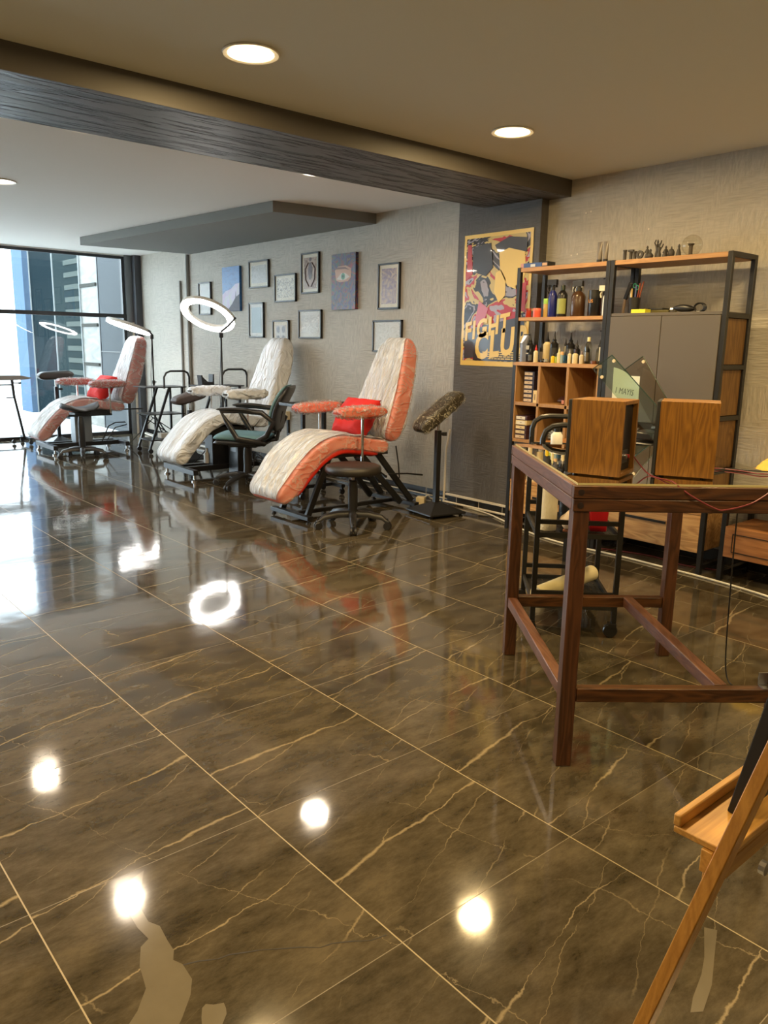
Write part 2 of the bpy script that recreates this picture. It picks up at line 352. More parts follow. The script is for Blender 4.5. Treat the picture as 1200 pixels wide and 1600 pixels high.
def text(body, size, mat, parent, loc, rot, name='lettering', shear=0, ext=.0006, xs=1, ls=1, bold=0):
    cu = bpy.data.curves.new(name, 'FONT'); cu.body = body; cu.size = size; cu.extrude = ext; cu.shear = shear
    cu.space_character = ls; cu.offset = bold*size; cu.resolution_u = 3
    t = bpy.data.objects.new(name, cu); COL.objects.link(t); dg = bpy.context.evaluated_depsgraph_get()
    me = bpy.data.meshes.new_from_object(t.evaluated_get(dg)); bpy.data.objects.remove(t)
    o = bpy.data.objects.new(name, me); COL.objects.link(o); me.materials.clear(); me.materials.append(mat)
    for v in me.vertices: v.co.x *= xs
    o.parent = parent; o.location = loc; o.rotation_euler = rot; return o

# ------------------------------------------------------------------ room shell
XW, YW, ZC = 4.7, 10.85, 2.43
FLOOR = floor_mat()
WALLP = wallpaper('beige_textured_wallpaper', (.46, .43, .37), .45)
COLP = wallpaper('dark_grey_textured_paint', (.105, .098, .092), .35)
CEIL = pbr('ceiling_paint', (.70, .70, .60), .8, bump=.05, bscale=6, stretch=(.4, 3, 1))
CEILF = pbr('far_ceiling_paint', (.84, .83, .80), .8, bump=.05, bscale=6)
BEAMM = beam_mat()
BEAMS = pbr('dark_smooth_beam_side', (.085, .076, .066), .55)
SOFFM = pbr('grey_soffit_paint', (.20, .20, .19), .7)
struct(box(-3, XW+.2, -2.5, YW+.06, -.1, 0).build('floor', FLOOR, smooth=0))
struct(box(-3.2, XW+.2, -2.7, 3.92, ZC, ZC+.12).build('ceiling', CEIL, smooth=0))
struct(box(-3.2, XW+.2, 3.92, YW+.2, ZC+.01, ZC+.12).build('ceiling', CEILF, smooth=0))
struct(box(XW, XW+.2, -2.7, YW+.06, -.1, ZC+.02).build('wall_right', WALLP, smooth=0))
struct(box(-3.2, -3, -2.7, YW+.2, -.1, ZC+.02).build('wall_left', WALLP, smooth=0))
struct(box(-3.2, XW+.2, -2.7, -2.5, -.1, ZC+.02).build('wall_back', WALLP, smooth=0))
struct(box(4.62, XW, 3.74, 4.55, 0, ZC).build('wall_column', COLP, smooth=0))
bm_ = struct(box(-3, XW, 3.558, 4.29, 2.322, ZC+.01).build('trim_1', [BEAMM], smooth=0))
struct(box(-3, XW, 3.552, 3.558, 2.320, ZC).build('trim_2', BEAMS, bm_, smooth=0))
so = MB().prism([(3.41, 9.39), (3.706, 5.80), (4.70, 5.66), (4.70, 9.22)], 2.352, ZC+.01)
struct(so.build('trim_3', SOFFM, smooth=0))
BASET = pbr('black_skirting_tile', (.02, .02, .02), .2)
JOINT = pbr('skirting_joint', (.45, .42, .36), .7)
b1 = struct(box(XW-.012, XW, 4.55, YW-.1, 0, .075).build('baseboard_right', BASET, smooth=0))
mb = MB()
for k in range(11): mb.bx(XW-.0135, XW-.011, 4.9+k*.55, 4.906+k*.55, 0, .075)
mb.build('tile_joint', JOINT, b1, smooth=0)
b2 = struct(box(4.608, 4.62, 3.74, 4.55, 0, .075).build('baseboard_column', BASET, smooth=0))
mb = MB()
for y in (3.95, 4.2, 4.45): mb.bx(4.6065, 4.609, y, y+.005, 0, .075)
mb.build('tile_joint', JOINT, b2, smooth=0)
struct(box(XW-.012, XW, -2.5, 3.74, 0, .075).build('baseboard_near', BASET, smooth=0))
# plastic trunking over the skirting, and round conduits in the corner
TRK = pbr('white_trunking', (.72, .66, .55), .45)
struct(box(4.596, 4.62, 3.72, 4.575, .072, .088).build('trim_4', TRK, bevel=.002))
struct(MB().tube([(4.590, 3.70, .018), (4.590, 4.59, .018), (4.605, 4.60, .03), (4.612, 4.60, .45), (4.612, 4.56, .62)], .009).build('trim_5', TRK))
CONDT = pbr('grey_conduit', (.30, .30, .28), .6)
struct(MB().tube([(4.68, 9.30, 0), (4.68, 9.30, 2.352)], .022, 10).build('trim_6', CONDT))
struct(MB().tube([(4.685, 9.52, 0), (4.685, 9.52, 2.05)], .014, 10).build('trim_7', CONDT))
struct(MB().tube([(4.66, 6.9, .025), (4.66, 4.62, .025)], .006, 6).build('trim_8', TRK))
struct(MB().tube([(4.62, 10.6, .02), (4.50, 9.8, .02), (4.60, 9.2, .02), (4.64, 8.0, .02)], .02, 8).build('trim_9', TRK))

for yy, zz in ((3.42, 2.20), (3.38, 2.205), (3.52, 1.93), (3.47, 1.935), (2.93, 2.05)):
    MB().lathe([(.004, -.006), (.006, -.002), (.006, 0)], (XW-.001, yy, zz), 8, Matrix.Rotation(-PI/2, 3, 'Y')).build('wall_anchor', TRK, [o for o in COL.objects if o.name == 'wall_right'][0])
# window wall
FR = pbr('black_window_frame', (.018, .019, .022), .4)
GL = glass('window_glass', (.93, .97, .97))
wf = struct(MB().bx(-3, 4.52, YW, YW+.06, 2.39, 2.425).build('window_1', FR, smooth=0))
mb = MB().bx(-3, 4.52, YW-.01, YW+.06, 1.605, 1.655).bx(-3, 4.52, YW, YW+.06, 0, .04)
for x in (4.50, .62, -2.98): mb.bx(x-.02, x+.02, YW, YW+.06, 0, 2.40)
for x in (4.50,): pass
mb.build('window_frame', FR, wf, smooth=0)
MB().bx(-2.98, 4.49, YW+.025, YW+.031, 1.64, 2.40).build('pane', GL, wf, smooth=0)
MB().bx(-2.98, 4.49, YW+.025, YW+.031, .03, 1.62).build('pane', GL, wf, smooth=0)
struct(box(-3.2, XW+.2, YW, YW+.06, 2.425, ZC+.02).build('wall_far', CEILF, smooth=0))
struct(box(4.52, 4.61, YW-.03, YW+.06, 0, ZC+.01).build('trim_10', GREYMET, smooth=0))
struct(box(4.61, 4.70, YW-.14, YW+.06, 0, ZC+.01).build('trim_11', pbr('dark_blue_grey_pillar', (.05, .055, .065), .5), smooth=0))
struct(box(4.585, 4.61, YW-.05, YW-.03, 0, 1.55).build('trim_12', TRK, smooth=0))

# ------------------------------------------------------------------ outside
PAVE = pbr('pale_pavement', (.78, .77, .74), .8, var=.06, vscale=1)
struct(box(-60, 60, YW+.06, 120, -.2, -.08).build('ground_pavement', PAVE, smooth=0))
CLAD = pbr('light_grey_cladding', (.085, .092, .098), .5, spec=0)
cg = [pbr('curtain_glass_dark', (.012, .020, .024), .4, spec=0), pbr('curtain_glass_striped', (.022, .032, .034), .4, spec=0),
      pbr('curtain_glass_blue', (.09, .135, .20), .4, spec=0)]
bw = thing('building_wing', 'glass and grey clad wing of the building outside the shop window', 'building', (4.78, 11.0, -.08))
MB().bx(0, 3, 0, 1.53, 0, 6).build('cladding', CLAD, bw, smooth=0)
MB().bx(-.01, 0, 0, 1.53, 1.20, 1.215).bx(-.012, .0, 1.50, 1.53, 0, 6).build('cladding_joint', FR, bw, smooth=0)
STONEREFL = paint('stone_reflection', [(.07, .07, .062), (.13, .13, .115), (.20, .19, .17)], 2.2, (1, 1, 3), 4, 1)  # stone front mirrored in the facade glass, painted as colour
MB().bx(0, 3, 1.55, 2.28, 0, 6).build('stone_reflection_panel', STONEREFL, bw, smooth=0)
mb = MB()
GRL = pbr('rail_reflection', (.06, .06, .055), .5, spec=0)
for k in range(6): MB().bx(-.03, .0, 1.58, 2.25, .35+k*.62, .40+k*.62).build('balcony_reflection', GRL, bw, smooth=0)  # balconies of the mirrored stone front, modelled as rails
MB().bx(0, 3, 2.30, 3.55, 0, 6).build('glass_panel', cg[1], bw, smooth=0)
mb = MB()
for k in range(18): mb.bx(-.012, 0, 2.32, 3.0, .2+k*.20, .28+k*.20)
mb.build('louvre', pbr('grey_green_louvre', (.075, .088, .082), .4, spec=0), bw, smooth=0)
MB().bx(0, 3, 3.57, 4.84, 0, 6).build('glass_panel', cg[0], bw, smooth=0)
MB().bx(-.12, 3, 4.86, 5.5, 0, 6).build('glass_panel', cg[2], bw, smooth=0)
PM = pbr('pale_mullion', (.28, .30, .30), .4, spec=0)
for y in (2.28, 3.55, 4.84): MB().bx(-.02, 0, y, y+.02, 0, 6).build('mullion', PM, bw, smooth=0)
fb = thing('far_building', 'hazy low pale building across the road behind the window', 'building', (1.5, 62, -.08))
box(-14, 9, 0, 8, 0, 3.2).build('wall', pbr('hazy_wall', (.62, .64, .62), .8), fb, smooth=0)
HZP = pbr('hazy_pane', (.35, .42, .44), .2)
for k in range(8): MB().bx(-13+k*2.7, -11.6+k*2.7, -.05, 0, .9, 2.2).build('window', HZP, fb, smooth=0)
def tree(x, y, h, lab):
    t = thing('tree', lab, 'tree', (x, y, -.08), 0)
    MB().tube([(0, 0, 0), (.1, 0, h*.4), (0, .1, h*.7)], [.16, .12, .06], 8).build('trunk', pbr('bark', (.2, .16, .12), .9), t)
    mb = MB()
    for k in range(14):
        a = random.uniform(0, 6.3); rr = random.uniform(0, h*.28); cz = random.uniform(h*.45, h*.85); R_ = random.uniform(h*.12, h*.2)
        prof = [(R_*math.sin(PI*i/8)+.001, -R_*math.cos(PI*i/8)) for i in range(9)]
        mb.lathe(prof, (rr*math.cos(a), rr*math.sin(a), cz), 12)
    for i, v in enumerate(mb.v):
        d = noise.noise(Vector(v)*2.5)*.25; mb.v[i] = (v[0]+d, v[1]+d, v[2]+d)
    mb.build('foliage', pbr('hazy_foliage', (.16, .26, .17), .9), t)
tree(-1.2, 46, 4.2, 'hazy green tree outside, left of the window view')
tree(2.2, 48, 3.6, 'smaller hazy tree outside beside the glass wing')
fe = thing('street_fence', 'pale metal street fence far outside beyond the window', 'fence', (0, 40, -.08))
mb = MB()
for k in range(40): mb.bx(-8+k*.4, -7.95+k*.4, 0, .05, 0, 1.1)
mb.bx(-8, 8, 0, .05, 1.05, 1.12).bx(-8, 8, 0, .05, .2, .26)
mb.build('fence_panel', pbr('pale_fence', (.45, .5, .5), .6), fe, smooth=0)

# ------------------------------------------------------------------ ceiling lights
def downlight(x, y, col, lab, w, z=ZC):
    t = thing('ceiling_downlight', lab, 'ceiling light', (x, y, z), 0, 'round recessed ceiling lights')
    MB().lathe([(.092, 0), (.113, 0), (.116, -.004), (.112, -.009), (.094, -.007), (.092, 0)], n=40).build('trim_ring', WHITE, t)
    MB().lathe([(.0005, -.004), (.0945, -.004), (.0945, -.0005), (.0005, -.0005)], n=40).build('lens', pbr('lit_lens', (1, .9, .7), .5, emis=(col[0], col[1]*1.12, col[2]*1.35), es=9), t)
    ld = bpy.data.lights.new('lamp', 'AREA'); ld.shape = 'DISK'; ld.size = .17; ld.energy = w; ld.color = col
    lo = bpy.data.objects.new('lamp', ld); COL.objects.link(lo); lo.parent = t; lo.location = (0, 0, -.006)
for x, y, lab in ((1.82, 3.0, 'large glowing downlight nearest the camera, left of the two big ones'), (3.46, 3.03, 'large glowing downlight near the shelf wall, right of the two big ones')):
    downlight(x, y, WARM, lab, LIGHT_W)
for x, y, lab in ((1.76, 4.65, 'small-looking downlight just beyond the dark beam at left'), (3.33, 4.67, 'small-looking downlight just beyond the dark beam near the picture wall'),
                  (1.83, 6.61, 'downlight at the left picture edge over the far room')):
    downlight(x, y, NEUT, lab, LIGHT_W*.55, ZC+.01)
for x, y in ((1.8, 1.38), (3.45, 1.40), (3.45, -.2), (1.8, -.2), (.18, 1.38), (.18, 3.0), (-1.4, 1.4)):
    downlight(x, y, WARM, 'warm ceiling downlight out of view above the camera', LIGHT_W)
for x, y in ((.18, 4.65), (.18, 6.6), (.2, 8.6), (1.8, 8.6)):
    downlight(x, y, NEUT, 'downlight out of view over the far left of the room', LIGHT_W*.55, ZC+.01)

# ------------------------------------------------------------------ treatment chairs
def catmull(P, n):
    out = []; k = len(P)
    for i in range(k-1):
        p0, p1, p2, p3 = P[max(i-1, 0)], P[i], P[i+1], P[min(i+2, k-1)]
        for j in range(n):
            t = j/n
            out.append([.5*((2*b)+(c-a)*t+(2*a-5*b+4*c-d)*t*t+(-a+3*b-3*c+d)*t**3) for a, b, c, d in zip(p0, p1, p2, p3)])
    out.append(list(P[-1])); return out
def slab_rings(path, n=28, expo=4.0, grow=0, wr=0, wf=9, seed=0, seg=6, arc=None, endr=.6):
    """path: (x, z, half width, half thickness) of the slab's middle; grows/wrinkles it. y is across"""
    pts = catmull(path, seg); rings = []; k = len(pts)
    L = [0]
    for i in range(1, k): L.append(L[-1]+math.hypot(pts[i][0]-pts[i-1][0], pts[i][1]-pts[i-1][1]))
    for i in range(k):
        a, b = pts[max(i-1, 0)], pts[min(i+1, k-1)]
        t = Vector((b[0]-a[0], 0, b[1]-a[1])).normalized(); nn = Vector((-t.z, 0, t.x))
        d = min(L[i], L[-1]-L[i]); e = min(1, d/.07); q = math.sqrt(max(0, 1-(1-e)**2)); sq = endr+(1-endr)*q
        hw, ht = pts[i][2]*(.88+.12*q)+grow, pts[i][3]*sq*(.35+.65*q)+grow
        c = Vector((pts[i][0], 0, pts[i][1])); ring = []
        for j in range(n):
            th = 2*PI*j/n if arc is None else arc[0]+(arc[1]-arc[0])*j/(n-1)
            cc, ss = math.cos(th), math.sin(th); m = (abs(cc)**expo+abs(ss)**expo)**(-1/expo)
            y, h = cc*m*hw, ss*m*ht; p = c+nn*h+Vector((0, y, 0))
            if wr:
                w = noise.noise(Vector((L[i]*wf+seed, y*wf*2.2, h*wf+seed)))*wr + abs(noise.noise(Vector((L[i]*wf*.8, y*wf*3.4+seed, 3+h*6))))*wr*.9
                out = (nn*ss*m*.8+Vector((0, cc*m, 0))).normalized(); p += out*w
            ring.append(p)
        rings.append(ring)
    return rings
SEAT = [(-.545, .175, .20, .062), (-.465, .270, .220, .068), (-.34, .415, .235, .066), (-.215, .520, .24, .058), (-.06, .575, .24, .052), (.12, .560, .24, .052), (.30, .530, .24, .052), (.44, .515, .235, .05)]
BACK = [(.47, .56, .225, .075), (.53, .72, .235, .085), (.60, .92, .225, .085), (.67, 1.12, .19, .080), (.715, 1.25, .155, .072), (.74, 1.345, .11, .055)]
def chair_upholstery(root, vin, side_vin, wrap, top, seed, lower=None):
    for nm, path in (('seat_cushion', SEAT), ('backrest', BACK)):
        MB().loft(slab_rings(path, 48, 8, endr=.8)).build(nm, vin, root, smooth=40)
    if lower:
        low = [(x+.045, z-.065, w-.012, .032) for x, z, w, t in SEAT[1:-1]]
        MB().loft(slab_rings(low, 24, endr=.3)).build('seat_base_pad', lower, root, smooth=50)
    for path, nm in ((SEAT, 'seat_cover'), (BACK, 'backrest_cover')):
        MB().loft(slab_rings(path, 64, 7, .007, .011, 8, seed, 10, endr=.8), cap=True).build(nm, wrap, root, smooth=80)
        if top: MB().loft(slab_rings(path, 30, 7, .013, .012, 11, seed+3, 10, arc=(.262*PI, .738*PI), endr=.8), cap=False).build('film_glare_strip', top, root, smooth=80)  # strip over the upper face only, carries the painted white glare
def armpad(root, x, y, z, ln, mat, wrapm, post=.36, lean=0.0):
    P = [(-ln/2, 0, .055, .030), (-ln/2+.08, 0, .068, .036), (0, 0, .070, .038), (ln/2-.08, 0, .068, .036), (ln/2, 0, .055, .030)]
    R = Matrix.Rotation(lean, 3, 'Y')
    def tr(rs): return [[R @ p+Vector((x, y, z)) for p in ring] for ring in rs]
    a = MB().loft(tr(slab_rings(P, 32, 6, endr=.8))).build('armrest', mat, root, smooth=45)
    MB().loft(tr(slab_rings(P, 44, 5, .005, .016, 24, x*7, 10, endr=.8))).build('armrest_wrap', wrapm, a, smooth=80)
    MB().tube([(x+.02, y, z-.03), (x+.02, y, z-post)], .011, 10).build('armrest_post', CHROME, root)
    MB().tube([(x+.02, y, z-post+.03), (x+.02, y*.80, z-post+.03)], .010, 8).build('armrest_bracket', BLACK, root)

# 1. coral chair nearest the camera
def pillow(name, lab, loc, rot, w=.42, h=.30, t=.14):
    mb = MB(); n = 18; vs = []; fs = []
    for side in (1, -1):
        b = len(vs)
        for i in range(n+1):
            for j in range(n+1):
                a, c = i/n*2-1, j/n*2-1
                pr_ = (max(0, (1-a**4))*max(0, (1-c**4)))**.55
                px = a*w/2*(1-.07*(1-c*c)*0-.06*abs(c)**0*(1-abs(c))*0); k = 1-.09*(1-c*c)*abs(a)**3; l = 1-.09*(1-a*a)*abs(c)**3
                wv = noise.noise(Vector((a*2.5, c*2.5, side*3)))*.02+noise.noise(Vector((a*7, c*5, side)))*.008
                vs.append((a*w/2*k, c*h/2*l, side*(t/2*pr_)+wv*pr_))
        for i in range(n):
            for j in range(n): q = b+i*(n+1)+j; fs.append((q, q+1, q+n+2, q+n+1))
    mb.add(vs, fs); o = mb.build(name, REDCL, None, smooth=80); tag(o, lab, 'cushion')
    bm = bmesh.new(); bm.from_mesh(o.data); bmesh.ops.remove_doubles(bm, verts=bm.verts, dist=.0005); bmesh.ops.recalc_face_normals(bm, faces=bm.faces); bm.to_mesh(o.data); bm.free()
    o.location = loc; o.rotation_euler = rot; return o

ch = thing('treatment_chair', 'coral red reclining treatment chair under plastic film, nearest the poster', 'treatment chair', (3.55, 4.83, 0))
chair_upholstery(ch, ORVIN, ORVIN, FILMSIDE, FILMGLARE, 1, REDVIN)
for s in (-1, 1):
    MB().bar((-.30, s*.17, .04), (-.10, s*.17, .485), .028, .045).build('front_leg', BLACK, ch, bevel=.002)
    MB().bar((.20, s*.16, .47), (.60, s*.19, .05), .03, .045).build('rear_leg', BLACK, ch, bevel=.002)
    MB().bar((.36, s*.16, .475), (.72, s*.19, .05), .03, .045).build('rear_leg', BLACK, ch, bevel=.002)
    MB().bar((-.16, s*.17, .475), (.46, s*.17, .470), .03, .03).build('seat_rail', BLACK, ch)
MB().bar((-.33, -.25, .04), (-.33, .25, .04), .05, .03).build('front_crossbar', BLACK, ch, bevel=.002)
MB().bar((.68, -.30, .04), (.68, .28, .04), .05, .03).build('rear_crossbar', BLACK, ch, bevel=.002)
MB().bar((-.33, 0, .035), (.68, 0, .035), .035, .03).build('base_rail', BLACK, ch, bevel=.002)
MB().bar((.46, -.17, .27), (.46, .17, .27), .02, .02).bar((.46, -.17, .27), (.24, -.17, .42), .012).build('cross_brace', BLACK, ch)
for x in (-.33, .68):
    for s in (-.23, .24): MB().lathe([(.018, 0), (.018, .01), (.008, .012), (.008, .027)], (x, s, 0), 12).build('levelling_foot', BLKPL, ch)
MB().tube([(.44, -.22, .30), (.62, -.24, .29), (.78, -.25, .265)], .007, 6).build('recline_lever', BLACK, ch)
MB().tube([(.50, -.235, .52), (.525, -.24, .38), (.54, -.24, .26)], .006, 6).build('film_tail', BLACK, ch)
armpad(ch, .08, -.31, .805, .44, ORVIN, WRAPCLEAR, .38, 0)
armpad(ch, .13, .30, .800, .44, ORVIN, WRAPCLEAR, .42, -.03)
pillow('cushion', 'red cloth cushion propped on the coral treatment chair', (3.83, 4.83, .735), (0.0, -1.0, 0.0), .34, .40, .17)

def pedestal(root, white_col=False):
    MB().bar((-.42, -.30, .085), (-.42, .34, .085), .05, .05).build('base_crossbar', BLACK, root, bevel=.003)
    MB().bar((.42, -.30, .085), (.42, .34, .085), .05, .05).build('base_crossbar', BLACK, root, bevel=.003)
    MB().bar((-.42, -.05, .085), (.42, -.05, .085), .06, .05).bar((-.42, .12, .085), (.42, .12, .085), .06, .05).build('base_rail', BLACK, root, bevel=.003)
    MB().box((0, .04, .25), (.20, .16, .32)).box((0, .04, .42), (.11, .10, .12)).build('lift_column', GREYMET if white_col else BLACK, root, bevel=.006)
    MB().box((.04, 0, .455), (.52, .34, .07)).build('seat_frame', BLACK, root, bevel=.004)
    for x in (-.42, .42):
        for y in (-.27, .31): MB().lathe([(.03, 0), (.03, .012), (.014, .02), (.012, .062)], (x, y, 0), 14).build('levelling_foot', CHROME, root)
# 2. white-covered chair
c2 = thing('treatment_chair', 'treatment chair fully covered in crinkled white sheeting, middle of the row', 'treatment chair', (3.80, 6.97, 0))
chair_upholstery(c2, WHVIN, WHVIN, WRAPWHITE, None, 5)
pedestal(c2)
armpad(c2, .11, -.33, .81, .44, WHVIN, WRAPWHITE, .36)
armpad(c2, .08, .33, .81, .44, WHVIN, WRAPWHITE, .36)
# 3. chair by the window
c3 = thing('treatment_chair', 'film wrapped dusty red treatment chair in front of the window', 'treatment chair', (3.32, 9.42, 0))
chair_upholstery(c3, PINKV, PINKV, FILMSIDE, FILMGLARE, 9)
pedestal(c3, True)
armpad(c3, .20, -.33, .80, .42, PINKV, WRAPCLEAR, .34)
armpad(c3, .06, .33, .80, .44, PINKV, WRAPCLEAR, .34)
MB().tube([(.15, -.2, .12), (.22, -.24, .30), (.30, -.25, .34), (.42, -.25, .34), (.44, -.25, .31), (.30, -.24, .28), (.20, -.22, .13)], .007, 6).build('foot_pump_lever', BLACK, c3)
MB().bar((.30, -.2, .49), (.66, -.22, .49), .02, .015).build('recline_lever', BLACK, c3)
pillow('cushion', 'red cloth cushion on the treatment chair by the window', (3.58, 9.42, .735), (0, -.9, 0), .36, .44, .16)

# ------------------------------------------------------------------ stools, office chair
def star_base(root, rad=.29, n=5, a0=0, hub=.11, mat=BLKPL, arm_h=.10):
    for k in range(n):
        a = a0+2*PI*k/n; d = Vector((math.cos(a), math.sin(a), 0)); q = Vector((-d.y, d.x, 0)); rings = []
        for t, w, h, z in ((.02, .030, .024, arm_h), (.12, .026, .02, arm_h+.005), (.22, .022, .016, arm_h-.012), (rad-.01, .018, .013, arm_h-.035), (rad+.012, .012, .010, arm_h-.045)):
            c = d*t+Vector((0, 0, z)); rings.append([c+q*w*sx+Vector((0, 0, h*sz)) for sx, sz in ((-1, -1), (1, -1), (1, .4), (.6, 1), (-.6, 1), (-1, .4))])
        MB().loft(rings).build('base_arm', mat, root, smooth=50)
        cc = d*(rad)+q*.0
        ca = MB()
        for s in (-1, 1):
            ca.lathe([(.012, -.009), (.026, -.009), (.028, -.004), (.028, .006), (.024, .009), (.01, .009)], cc+q*.015*s+Vector((0, 0, .028)), 16, Matrix((d, Vector((0, 0, 1)), q)).transposed())
        ca.box(cc+Vector((0, 0, .045)), (.03, .03, .03)).tube([cc+Vector((0, 0, .05)), cc+Vector((0, 0, .085))], .006, 6)
        ca.build('caster', BLKPL, root)
    MB().lathe([(.035, arm_h-.03), (.04, arm_h-.01), (.038, arm_h+.035), (.028, hub+.02)], n=20).build('hub', mat, root)
def stool(loc, lab, rz):
    t = thing('rolling_stool', lab, 'stool', loc, rz)
    star_base(t, .26, 5, 0)
    MB().lathe([(.030, .12), (.034, .15), (.036, .27), (.030, .34), (.020, .345)], n=20).build('gas_lift_cover', BLKPL, t)
    MB().lathe([(.013, .34), (.013, .395)], n=12).build('gas_lift', STEEL, t)
    MB().box((0, 0, .385), (.16, .10, .012)).build('seat_plate', BLACK, t)
    MB().lathe([(.12, .390), (.185, .394), (.200, .410), (.203, .428), (.195, .448), (.17, .458), (.10, .4605), (.001, .461)], n=40).build('seat', BLKLE, t, smooth=50)
    MB().tube([(.05, .02, .375), (.12, .08, .370), (.17, .11, .372)], .005, 6).build('height_lever', BLACK, t)
stool((3.415, 4.33, 0), 'round black leather rolling stool in front of the coral treatment chair', .3)
sd = thing('saddle_stool', 'black saddle stool on wheels in front of the window-side treatment chair', 'stool', (3.08, 8.78, 0), .2)
star_base(sd, .25, 5, .4)
MB().lathe([(.030, .12), (.036, .16), (.036, .40), (.026, .46), (.02, .465)], n=18).build('gas_lift_cover', BLKPL, sd)
R3 = []
for i in range(15):
    t = i/14*2-1; hw = .17*math.sqrt(max(.02, 1-abs(t)**3))*(1 if t < 0 else .8); c = Vector((t*.22, 0, .545+.05*t*t-.0*t)); ring = []
    for j in range(20):
        a = 2*PI*j/20; y = math.cos(a)*hw; z = math.sin(a)*.028-.55*y*y*4*.25
        ring.append(c+Vector((0, y, z)))
    R3.append(ring)
MB().loft(R3).build('seat', BLKLE, sd, smooth=60)
MB().box((0, 0, .50), (.20, .12, .03)).build('seat_plate', BLACK, sd, bevel=.005)

oc = thing('office_chair', 'teal upholstered office chair with black arms on a star base', 'office chair', (3.66, 6.20, 0), -.78)
star_base(oc, .30, 5, .55, arm_h=.11)
MB().lathe([(.036, .12), (.038, .30), (.030, .38), (.02, .385)], n=18).build('gas_lift_cover', BLKPL, oc)
MB().box((-.02, 0, .395), (.26, .20, .05)).build('tilt_mechanism', BLKPL, oc, bevel=.01)
SP = [(-.27, .455, .19, .022), (-.20, .470, .225, .034), (0, .465, .235, .036), (.16, .462, .22, .034), (.22, .468, .19, .022)]
MB().loft(slab_rings(SP, 28, 3.2)).build('seat', TEAL, oc, smooth=60)
MB().loft(slab_rings([(x, z-.045, w-.004, t-.004) for x, z, w, t in SP], 28, 3.2)).build('seat_shell', BLKPL, oc, smooth=60)
BP = [(.26, .53, .17, .014), (.25, .62, .21, .018), (.275, .74, .215, .018), (.335, .86, .20, .018), (.385, .93, .15, .014)]
MB().loft(slab_rings(BP, 28, 3.2)).build('backrest', TEAL, oc, smooth=60)
MB().loft(slab_rings([(x+.036, z-.006, w+.012, t+.014) for x, z, w, t in BP], 28, 3.2)).build('back_shell', BLKPL, oc, smooth=60)
MB().bar((.12, 0, .405), (.27, 0, .44), .09, .02).bar((.27, 0, .43), (.33, 0, .70), .08, .022).build('back_support', BLKPL, oc, bevel=.004)
for s in (-1, 1):
    y = s*.27
    MB().tube([(.20, s*.20, .42), (.18, y, .44), (-.02, y, .47), (-.10, y, .60), (-.16, y, .705), (.02, y, .715), (.20, y, .70), (.30, y, .62), (.24, y, .50), (.12, s*.24, .43)], [.024]*10, 10).build('arm_frame', BLKPL, oc, smooth=70)
    MB().loft(slab_rings([(-.20, .725, .028, .012), (-.05, .728, .034, .014), (.10, .722, .03, .012)], 14, 3)).children if False else None
    rs = slab_rings([(-.20, .722, .026, .014), (-.05, .728, .034, .016), (.12, .718, .028, .013)], 14, 3)
    MB().loft([[p+Vector((0, y, 0)) for p in rg] for rg in rs]).build('arm_pad', BLKPL, oc, smooth=60)

# ------------------------------------------------------------------ armrest stands
def armrest_stand(loc, rz, lab, h, pitch, basew, mat, wrapm=None, ln=.46, post_d=.017):
    t = thing('armrest_stand', lab, 'armrest stand', loc, rz); b = basew/2
    MB().add([(-b, -b, .022), (b, -b, .022), (b, b, .022), (-b, b, .022), (-b, -b, .034), (b, -b, .034), (b, b, .034), (-b, b, .034), (-.03, -.03, .10), (.03, -.03, .10), (.03, .03, .10), (-.03, .03, .10)],
             [(3, 2, 1, 0), (0, 1, 5, 4), (1, 2, 6, 5), (2, 3, 7, 6), (3, 0, 4, 7), (4, 5, 9, 8), (5, 6, 10, 9), (6, 7, 11, 10), (7, 4, 8, 11), (8, 9, 10, 11)]).build('base', BLACK, t, bevel=.003, smooth=0)
    for x in (-b+.03, b-.03):
        for y in (-b+.03, b-.03): MB().lathe([(.016, 0), (.016, .008), (.006, .01), (.006, .024)], (x, y, 0), 10).build('levelling_foot', BLKPL, t)
    MB().bx(-.02, .02, -.02, .02, .09, h-.14).build('outer_tube', BLACK, t, bevel=.003)
    MB().tube([(0, 0, h-.16), (0, 0, h-.03)], .012, 12).build('inner_post', CHROME, t)
    MB().tube([(.018, 0, h-.17), (.055, 0, h-.17)], .010, 8).lathe([(.02, -.014), (.02, .014)], (.06, 0, h-.17), 12).build('clamp_knob', BLKPL, t)
    MB().tube([(0, -.02, h-.05), (0, .045, h-.05)], .014, 8).build('tilt_joint', BLKPL, t)
    P = [(-ln/2, 0, .066, .042), (-ln/2+.07, 0, .080, .050), (0, 0, .084, .052), (ln/2-.07, 0, .080, .050), (ln/2, 0, .066, .042)]
    R = Matrix.Rotation(-pitch, 3, 'Y')
    def tr(rs): return [[R @ p+Vector((0, 0, h)) for p in ring] for ring in rs]
    a = MB().loft(tr(slab_rings(P, 32, 5, endr=.8))).build('pad', mat, t, smooth=60)
    if wrapm: MB().loft(tr(slab_rings(P, 44, 4.5, .006, .014, 20, 2, 10, endr=.8))).build('pad_wrap', wrapm, a, smooth=80)
    return t
armrest_stand((4.22, 4.30, 0), -.15, 'film wrapped black armrest stand tilted up beside the grey column', .80, .62, .34, pbr('dark_olive_leather', (.035, .028, .020), .4), WRAPDARK, .46)
armrest_stand((3.98, 7.96, 0), .1, 'brown ribbed leather armrest stand behind the white covered chair', .70, .22, .30, pbr('brown_ribbed_leather', (.060, .040, .032), .5, bump=.6, bscale=14, stretch=(14, .2, .2)), None, .40)
armrest_stand((3.28, 10.15, 0), 0, 'black armrest stand with flat pad between the window and the far chair', .86, .05, .30, BLKLE, None, .42)

